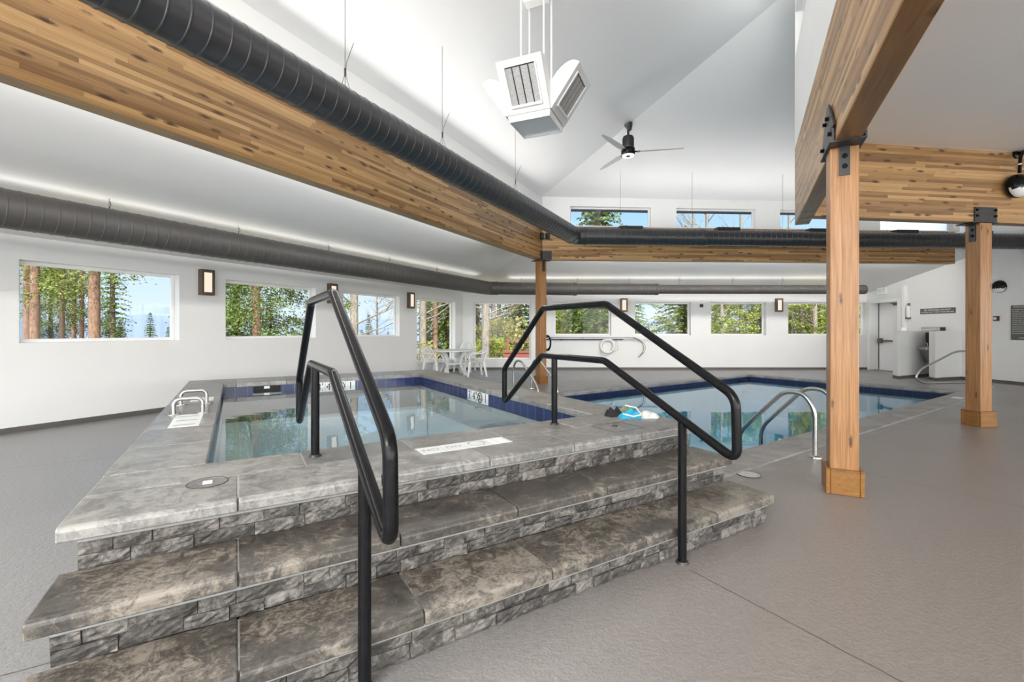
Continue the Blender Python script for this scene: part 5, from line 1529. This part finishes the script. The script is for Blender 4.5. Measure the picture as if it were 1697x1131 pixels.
proto('shrub_dry', shrub_meshes(13, 1.7, 1.1, 1100, .09), 'bud', 'darkbark', 'foliage')
NAMES = {'spruce':'spruce_tree','spruce_b':'spruce_tree','spruce_thin':'spruce_tree','spruce_lit':'fir_tree','pine':'pine_tree','pine_low':'pine_tree','pine_bare':'pine_tree',
         'aspen':'aspen_tree','aspen_bare':'aspen_tree','aspen_leafy':'aspen_tree','sapling':'sapling','shrub':'shrub','shrub_dry':'shrub'}
def plant(kind, px, y, label, s=1.0, z=None, rot=None, group=None, sxy=None, cat=None):
    x = at(px, y); r_ = sqrt((x-1)**2 + (y-3)**2)
    tr, lf, ln = LIB[kind]
    nm = NAMES[kind]
    t = thing(nm, label, cat or ('shrub' if nm == 'shrub' else 'tree'), (x, y, gz(r_) if z is None else z), random.uniform(0, 6.28) if rot is None else rot, group)
    sxy = s if sxy is None else sxy
    t.scale = (sxy, sxy, s)
    o = bpy.data.objects.new('trunk', tr); C.objects.link(o); o.parent = t
    if lf:
        o = bpy.data.objects.new(ln, lf); C.objects.link(o); o.parent = t
    return t
# --- seen through the nearest window of the left wall
W1 = 'in the biggest window at far left'
plant('pine_bare', 57, 19, 'thick red-brown double pine trunk at the left end of the biggest window', 1.05)
plant('pine_bare', 46, 22, 'dark pine trunk at the extreme left edge of the biggest window', 1.0)
plant('pine_bare', 103, 24, 'slim pale straight pine trunk in the middle of the biggest window', .95, sxy=.75)
plant('pine', 122, 27, 'red pine trunk forking behind the slim pale one, biggest window', .95, sxy=.85)
plant('pine', 135, 26, 'red pine trunk just left of the thickest one, biggest window', 1.0, sxy=.8)
plant('pine_bare', 157, 17, 'thickest red-brown pine trunk standing near the centre of the biggest window', 1.1, sxy=1.15)
plant('pine_low', 84, 31, 'leafy dark pine filling the gap between red trunks of the biggest window', .85)
plant('spruce_lit', 62, 24, 'bright green young fir low at the left end of the biggest window', .38)
plant('spruce_thin', 186, 25, 'dark thin-branched spruce just right of the thickest red trunk', .85)
plant('spruce_lit', 200, 31, 'sunlit green fir at the centre right of the biggest window', .5)
plant('spruce_lit', 182, 27, 'sunlit low fir beside the foot of the thickest red trunk', .5)
plant('spruce', 249, 46, 'lone dark spruce against the sky at the right of the biggest window', .74)
plant('spruce', 231, 60, 'tiny far spruce left of the lone dark one, biggest window', .62)
plant('spruce', 279, 48, 'dark spruce cut off by the right frame of the biggest window', .6)
# --- second window
plant('pine_low', 426, 18, 'large dark pine with pale trunk filling the second left window', 1.05)
plant('pine_low', 392, 21, 'dense dark pine behind, at the left edge of the second window', .95)
plant('spruce_lit', 388, 19, 'bright green low fir at the lower left corner of the second window', .42)
plant('spruce_lit', 448, 24, 'sunlit fir low beside the pale trunk in the second window', .48)
plant('pine', 522, 20, 'pine reaching in from the right edge of the second window', .95)
plant('shrub_dry', 500, 26, 'dry yellowish shrub at the lower right of the second window', 1.5)
# --- third window
plant('aspen_bare', 587, 18, 'pale aspen trunk with bare limbs in the third left window', 1.15, rot=.6)
plant('spruce', 611, 48, 'small dark spruce in the middle of the third window', .62)
plant('spruce', 599, 52, 'small dark spruce left of the middle one, third window', .5)
plant('spruce', 643, 55, 'small dark spruce at the right of the third window', .5)
plant('sapling', 625, 26, 'thin bare sapling in front of the mountain, third window', .95)
# --- tall window left of the corner
plant('aspen', 700, 21, 'pale grey aspen trunk at the left of the tall corner window', 1.1)
plant('aspen', 709, 25, 'second pale aspen trunk behind the first one, tall corner window', 1.0)
plant('pine_bare', 721, 22, 'tan pine trunk in the middle of the tall corner window', 1.0, sxy=.8)
plant('spruce_lit', 742, 24, 'sunlit green fir at the right of the tall corner window', .95)
plant('spruce', 741, 31, 'dark spruce above the sunlit fir, tall corner window', 1.0)
plant('shrub_dry', 697, 19, 'pale dry shrub at the foot of the tall corner window', .8)
# --- big corner window
plant('aspen', 804, 21.5, 'thick grey aspen trunk in the big corner window', 1.1, sxy=1.3)
plant('aspen', 817, 25, 'slim grey aspen right behind the thick one, corner window', 1.0, sxy=.8)
plant('aspen_bare', 827, 27, 'bare leaning aspen in the middle of the big corner window', .9)
plant('spruce_thin', 791, 26, 'narrow dark spruce at the left edge of the big corner window', .85)
plant('spruce_lit', 862, 27, 'tall sunlit fir at the right of the big corner window', 1.02)
plant('spruce', 849, 33, 'smaller green spruce left of the tall fir, corner window', .75)
plant('shrub_dry', 822, 23, 'tangled yellow shrub below the bare aspen, corner window', 1.35)
plant('shrub_dry', 838, 25, 'tangled dry shrub behind the red railing, corner window', 1.5)
plant('shrub', 815, 22.5, 'green shrub at the foot of the thick aspen, corner window', .9)
plant('shrub_dry', 866, 24, 'dry shrub under the tall sunlit fir, corner window', 1.1)
# --- first far window
plant('spruce_b', 992, 24, 'big dark-trunked spruce at the right of the window above the life ring', 1.0)
plant('pine_bare', 931, 26, 'slim brown trunk at the left of the window above the life ring', .4, sxy=.6)
plant('aspen_leafy', 955, 30, 'yellow-green aspen in the middle of the window above the life ring', .6, sxy=.95)
plant('shrub', 940, 26, 'yellow-green shrub at the lower left of the window above the life ring', 1.9)
plant('shrub_dry', 968, 27, 'dry pale shrub below the spruce boughs, window above the life ring', 1.9)
# --- second far window
plant('spruce_lit', 1137, 22, 'fresh green fir boughs reaching into the window with the mountain view', .85, sxy=1.15)
plant('aspen_leafy', 1140, 26, 'leafy aspen behind the fir boughs at the mountain window', .6, sxy=.95)
plant('spruce', 1051, 40, 'dark spruce cut by the left frame of the mountain window', .95)
plant('spruce', 1075, 60, 'small dark spruce standing before the blue mountain', .6)
plant('spruce', 1087, 64, 'tiny spruce right of the small one before the mountain', .48)
# --- third far window
plant('aspen_leafy', 1186, 27, 'leafy aspen at the left of the third far window', .6, sxy=.95)
plant('aspen_bare', 1196, 24, 'pale bare trunk near the left of the third far window', .62, sxy=.8)
plant('aspen_bare', 1207, 28, 'thin pale bare trunk in the gap of the third far window', .6, sxy=.7)
plant('aspen_leafy', 1228, 26, 'leafy aspen at the centre of the third far window', .6, sxy=.95)
plant('aspen_leafy', 1248, 28, 'leafy aspen right of centre in the third far window', .6, sxy=.95)
plant('pine_low', 1262, 30, 'dark-trunked pine at the right edge of the third far window', .5, sxy=.7)
plant('shrub', 1240, 30, 'dark green undergrowth shrub in the third far window', 1.4)
# --- fourth far window
for i, (px, y, k, lb) in enumerate(((1312, 26, 'aspen_leafy', 'leftmost leafy aspen in the window beside the front post'), (1327, 29, 'aspen_leafy', 'second leafy aspen from the left in the window beside the front post'),
        (1343, 26, 'aspen_leafy', 'third leafy aspen from the left in the window beside the front post'), (1360, 28, 'aspen_leafy', 'leafy aspen touching the front post in the last wide window'),
        (1334, 32, 'pine_low', 'dark pine deep behind the aspens, window beside the front post'), (1350, 24, 'aspen_bare', 'thin bare stem leaning among the aspens beside the front post'),
        (1385, 30, 'aspen_leafy', 'leafy aspen showing only behind the front post'))):
    plant(k, px, y, lb, .60 + .04*(i % 3) if k == 'aspen_leafy' else .62, sxy=.95)
plant('shrub', 1431, 24, 'bright green shrub in the narrow window by the exit door', 2.2)
# --- tops above the roof, seen through the small high windows
plant('spruce_b', 985, 30, 'spruce top in the first small high window', 1.16, z=-1.6)
plant('aspen', 1172, 27, 'budding branching tree in the second small high window', 1.42, sxy=.7)
plant('aspen', 1150, 30, 'left part of the budding trees in the second small high window', 1.36, sxy=.6)
plant('aspen_bare', 1228, 29, 'bare twiggy tree top at the right of the second small high window', 1.42, sxy=.7)
plant('aspen_bare', 1308, 29, 'bare twiggy tree top in the third small high window', 1.45, sxy=.7)
plant('aspen', 1540, 27, 'budding tree top in the last small high window at right', 1.42, sxy=.7)
# --- neighbouring building and red deck railing
t = thing('neighbouring_building', 'blue-grey building with windows at the far left edge of the biggest window', 'building', (-33.2, 24, -1.2), radians(-38))
mb = MB(); mb.box(-4, 2.4, 0, 5, 0, 9); mb.build('wall', M['siding'], t)
for z in (1.4, 4.2, 6.8):
    for x in (-.6, 1.2):
        mb = MB(); mb.box(x-.5, x+.5, -.06, .02, z, z+1.4); f = mb.build('window', M['trimw'], t)
        mb = MB(); mb.box(x-.42, x+.42, -.07, -.05, z+.08, z+1.32); mb.build('pane', M['bluepole'], f)
mb = MB(); mb.box(-4.4, 2.8, -.5, 5.4, 9, 9.3); mb.build('roof', M['fascia'], t)
yk = 19.5
t = thing('deck_railing', 'red-brown wooden deck railing low outside the big corner window', 'railing', (at(841, yk), yk, gz(17)), radians(4))
zt = 1.3-(565-HY)*yk/F_PX - gz(17); zp = 1.3-(585-HY)*yk/F_PX - gz(17)
for x in (0, 1.25, 2.5):
    mb = MB(); mb.box(x-.045, x+.045, -.045, .045, -.3, zt); mb.build('post', M['redwood'], t)
mb = MB(); mb.box(-.08, 2.7, -.07, .07, zt, zt+.04); mb.build('top_rail', M['redwood'], t)
mb = MB(); mb.box(-.15, 2.7, -.12, -.07, zp-.30, zp); mb.build('skirt_board', M['redwood'], t)
mb = MB(); mb.box(-.2, 2.75, -.16, .6, zp, zp+.04); mb.build('deck_edge', M['redwood'], t)

# ================================================================= light
sun = bpy.data.lights.new('sun', 'SUN'); sun.energy = 8.0; sun.angle = radians(.6); sun.color = (1,.95,.86)
so = bpy.data.objects.new('sun', sun); C.objects.link(so)
SUN_AZ, SUN_EL = 172.0, 47.0
sd = Vector((sin(radians(SUN_AZ))*cos(radians(SUN_EL)), cos(radians(SUN_AZ))*cos(radians(SUN_EL)), sin(radians(SUN_EL))))
so.rotation_euler = (-sd).to_track_quat('-Z', 'Y').to_euler()
w = bpy.data.worlds.new('sky'); bpy.context.scene.world = w; w.use_nodes = True
nt = w.node_tree; nt.nodes.clear(); h = N(nt)
out = nt.nodes.new('ShaderNodeOutputWorld'); bg = h.n('Background')
tc = h.n('TexCoord'); sp = h.n('SeparateXYZ'); h.l(tc.outputs['Generated'], sp.inputs[0])
c = h.ramp(sp.outputs[2], [(.0, (.78,.87,.97,1)), (.07, (.66,.81,.98,1)), (.32, (.30,.60,.95,1)), (1.0, (.10,.30,.80,1))])
dt = h.n('VectorMath', operation='DOT_PRODUCT'); h.l(tc.outputs['Generated'], dt.inputs[0]); dt.inputs[1].default_value = sd
glow = h.math('POWER', h.math('MAXIMUM', dt.outputs['Value'], 0.0), 2.5)
c2 = h.mix(1.0, c, h.mix(glow, (0,0,0,1), (9.0,8.8,8.4,1)), 'ADD')
h.l(c2, bg.inputs['Color']); bg.inputs['Strength'].default_value = 1.0
h.l(bg.outputs[0], out.inputs['Surface'])

# ================================================================= camera and colour
cam = bpy.data.cameras.new('camera'); co = bpy.data.objects.new('camera', cam); C.objects.link(co)
co.location = (0, 0, EYE); co.rotation_euler = (radians(90), 0, 0)
cam.sensor_width = 36; cam.sensor_fit = 'HORIZONTAL'; cam.lens = F_PX/1697*36
cam.shift_x = 0; cam.shift_y = (HY-1131/2)/1697
cam.clip_start = .05; cam.clip_end = 3000
sc = bpy.context.scene; sc.camera = co
vs_ = sc.view_settings; vs_.view_transform = 'Standard'; vs_.look = 'None'; vs_.gamma = 1; vs_.use_curve_mapping = False; vs_.exposure = 0.25
cy = sc.cycles
cy.use_guiding = True; cy.use_denoising = True; cy.denoiser = 'OPENIMAGEDENOISE'
cy.max_bounces = 10; cy.diffuse_bounces = 5; cy.glossy_bounces = 5; cy.transparent_max_bounces = 16; cy.transmission_bounces = 4
cy.caustics_reflective = False; cy.caustics_refractive = False; cy.sample_clamp_indirect = 3
# ================================================================= added fill lamps
def area(name, loc, rot, sx, sy, watts, col=(1,1,1)):
    l = bpy.data.lights.new(name, 'AREA'); l.shape = 'RECTANGLE'; l.size = sx; l.size_y = sy; l.energy = watts; l.color = col
    o = bpy.data.objects.new(name, l); C.objects.link(o); o.location = loc; o.rotation_euler = rot; return o
def facing(name, p, n, along, sx, sy, watts, col=(1,.985,.96)):
    n = Vector(n).normalized(); x = Vector(along).normalized(); y = n.cross(x)*-1
    o = area(name, p, (0,0,0), sx, sy, watts, col); o.rotation_euler = Matrix((x, y, -n)).transposed().to_euler(); return o
FILL = 6.0
X_ = Vector((1,0,0)); Y_ = Vector((0,1,0))
# added fill lamps inside the rear glazing (low windows, right-hand low windows, high windows)
facing('rear_fill_light', (-2.8, Y_BACK+.05, 1.65), Y_, X_, 14.8, 2.5, FILL*.36*pi*14.8*2.5)
facing('rear_fill_light', (9.0, Y_BACK+.05, 1.65), Y_, X_, 7.2, 2.5, FILL*.9*pi*7.2*2.5)
facing('rear_high_fill_light', (-1.0, Y_BACK+.05, 4.4), Y_, X_, 9.4, 1.6, FILL*3.9*pi*9.4*1.6)
# added fill lamp inside the right-wall windows, outside the picture
p_ = RC + dirv(R_DEG)*15.4 - Vector((.996,.0889,0))*.05; p_.z = 1.6
facing('right_fill_light', p_, (-.996,-.0889,0), dirv(R_DEG), 7.8, 2.0, 2.2*pi*7.8*2.0)
# added fill strip along the high left windows, no fixture there
c_ = LB0 + Av*(.5) + nA*.02; c_.z = 3.96
facing('high_side_fill_light', c_, nA + Vector((0,0,-.3)), Av, 15.2, .26, 15*pi*15.2*.26)
def strip(name, p0, p1, wdt, watts):             # added fill strips hidden above the ducts, without fixtures
    p0, p1 = Vector(p0), Vector(p1); d = (p1-p0)
    return facing(name, (p0+p1)/2, (0,0,1), d, d.length, wdt, watts, (1,.97,.93))
strip('duct_fill_light', Ke + Ev*.6 + Vector((0,0,DUR+.075)), e_end - Ev*.4 + Vector((0,0,DUR+.075)), .12, 52)
strip('duct_fill_light', Ke - Av*9 + Vector((0,0,DUR+.02)), Ke - Av*.6 + Vector((0,0,DUR+.02)), .12, 22)
strip('duct_fill_light', n0 + Vector((0,0,.225)), kq - Av*.6 + Vector((0,0,.225)), .10, 7)
strip('duct_fill_light', kq + Vector((.6,0,.20)), fe + Vector((-.3,0,.19)), .10, 7)
# added fill strips hidden behind the two beams, washing the low ceilings and window walls
c_ = LB0 + Av*1.2 - nA*.20; c_.z = 3.16
facing('beam_fill_light', c_, -nA + Vector((0,0,-.15)), Av, 12.5, .16, 85, (1,.975,.94))
c_ = K + Ev*5.3 - nE*.20; c_.z = 3.16
facing('beam_fill_light', c_, -nE + Vector((0,0,-.15)), Ev, 9.8, .16, 125, (1,.975,.94))
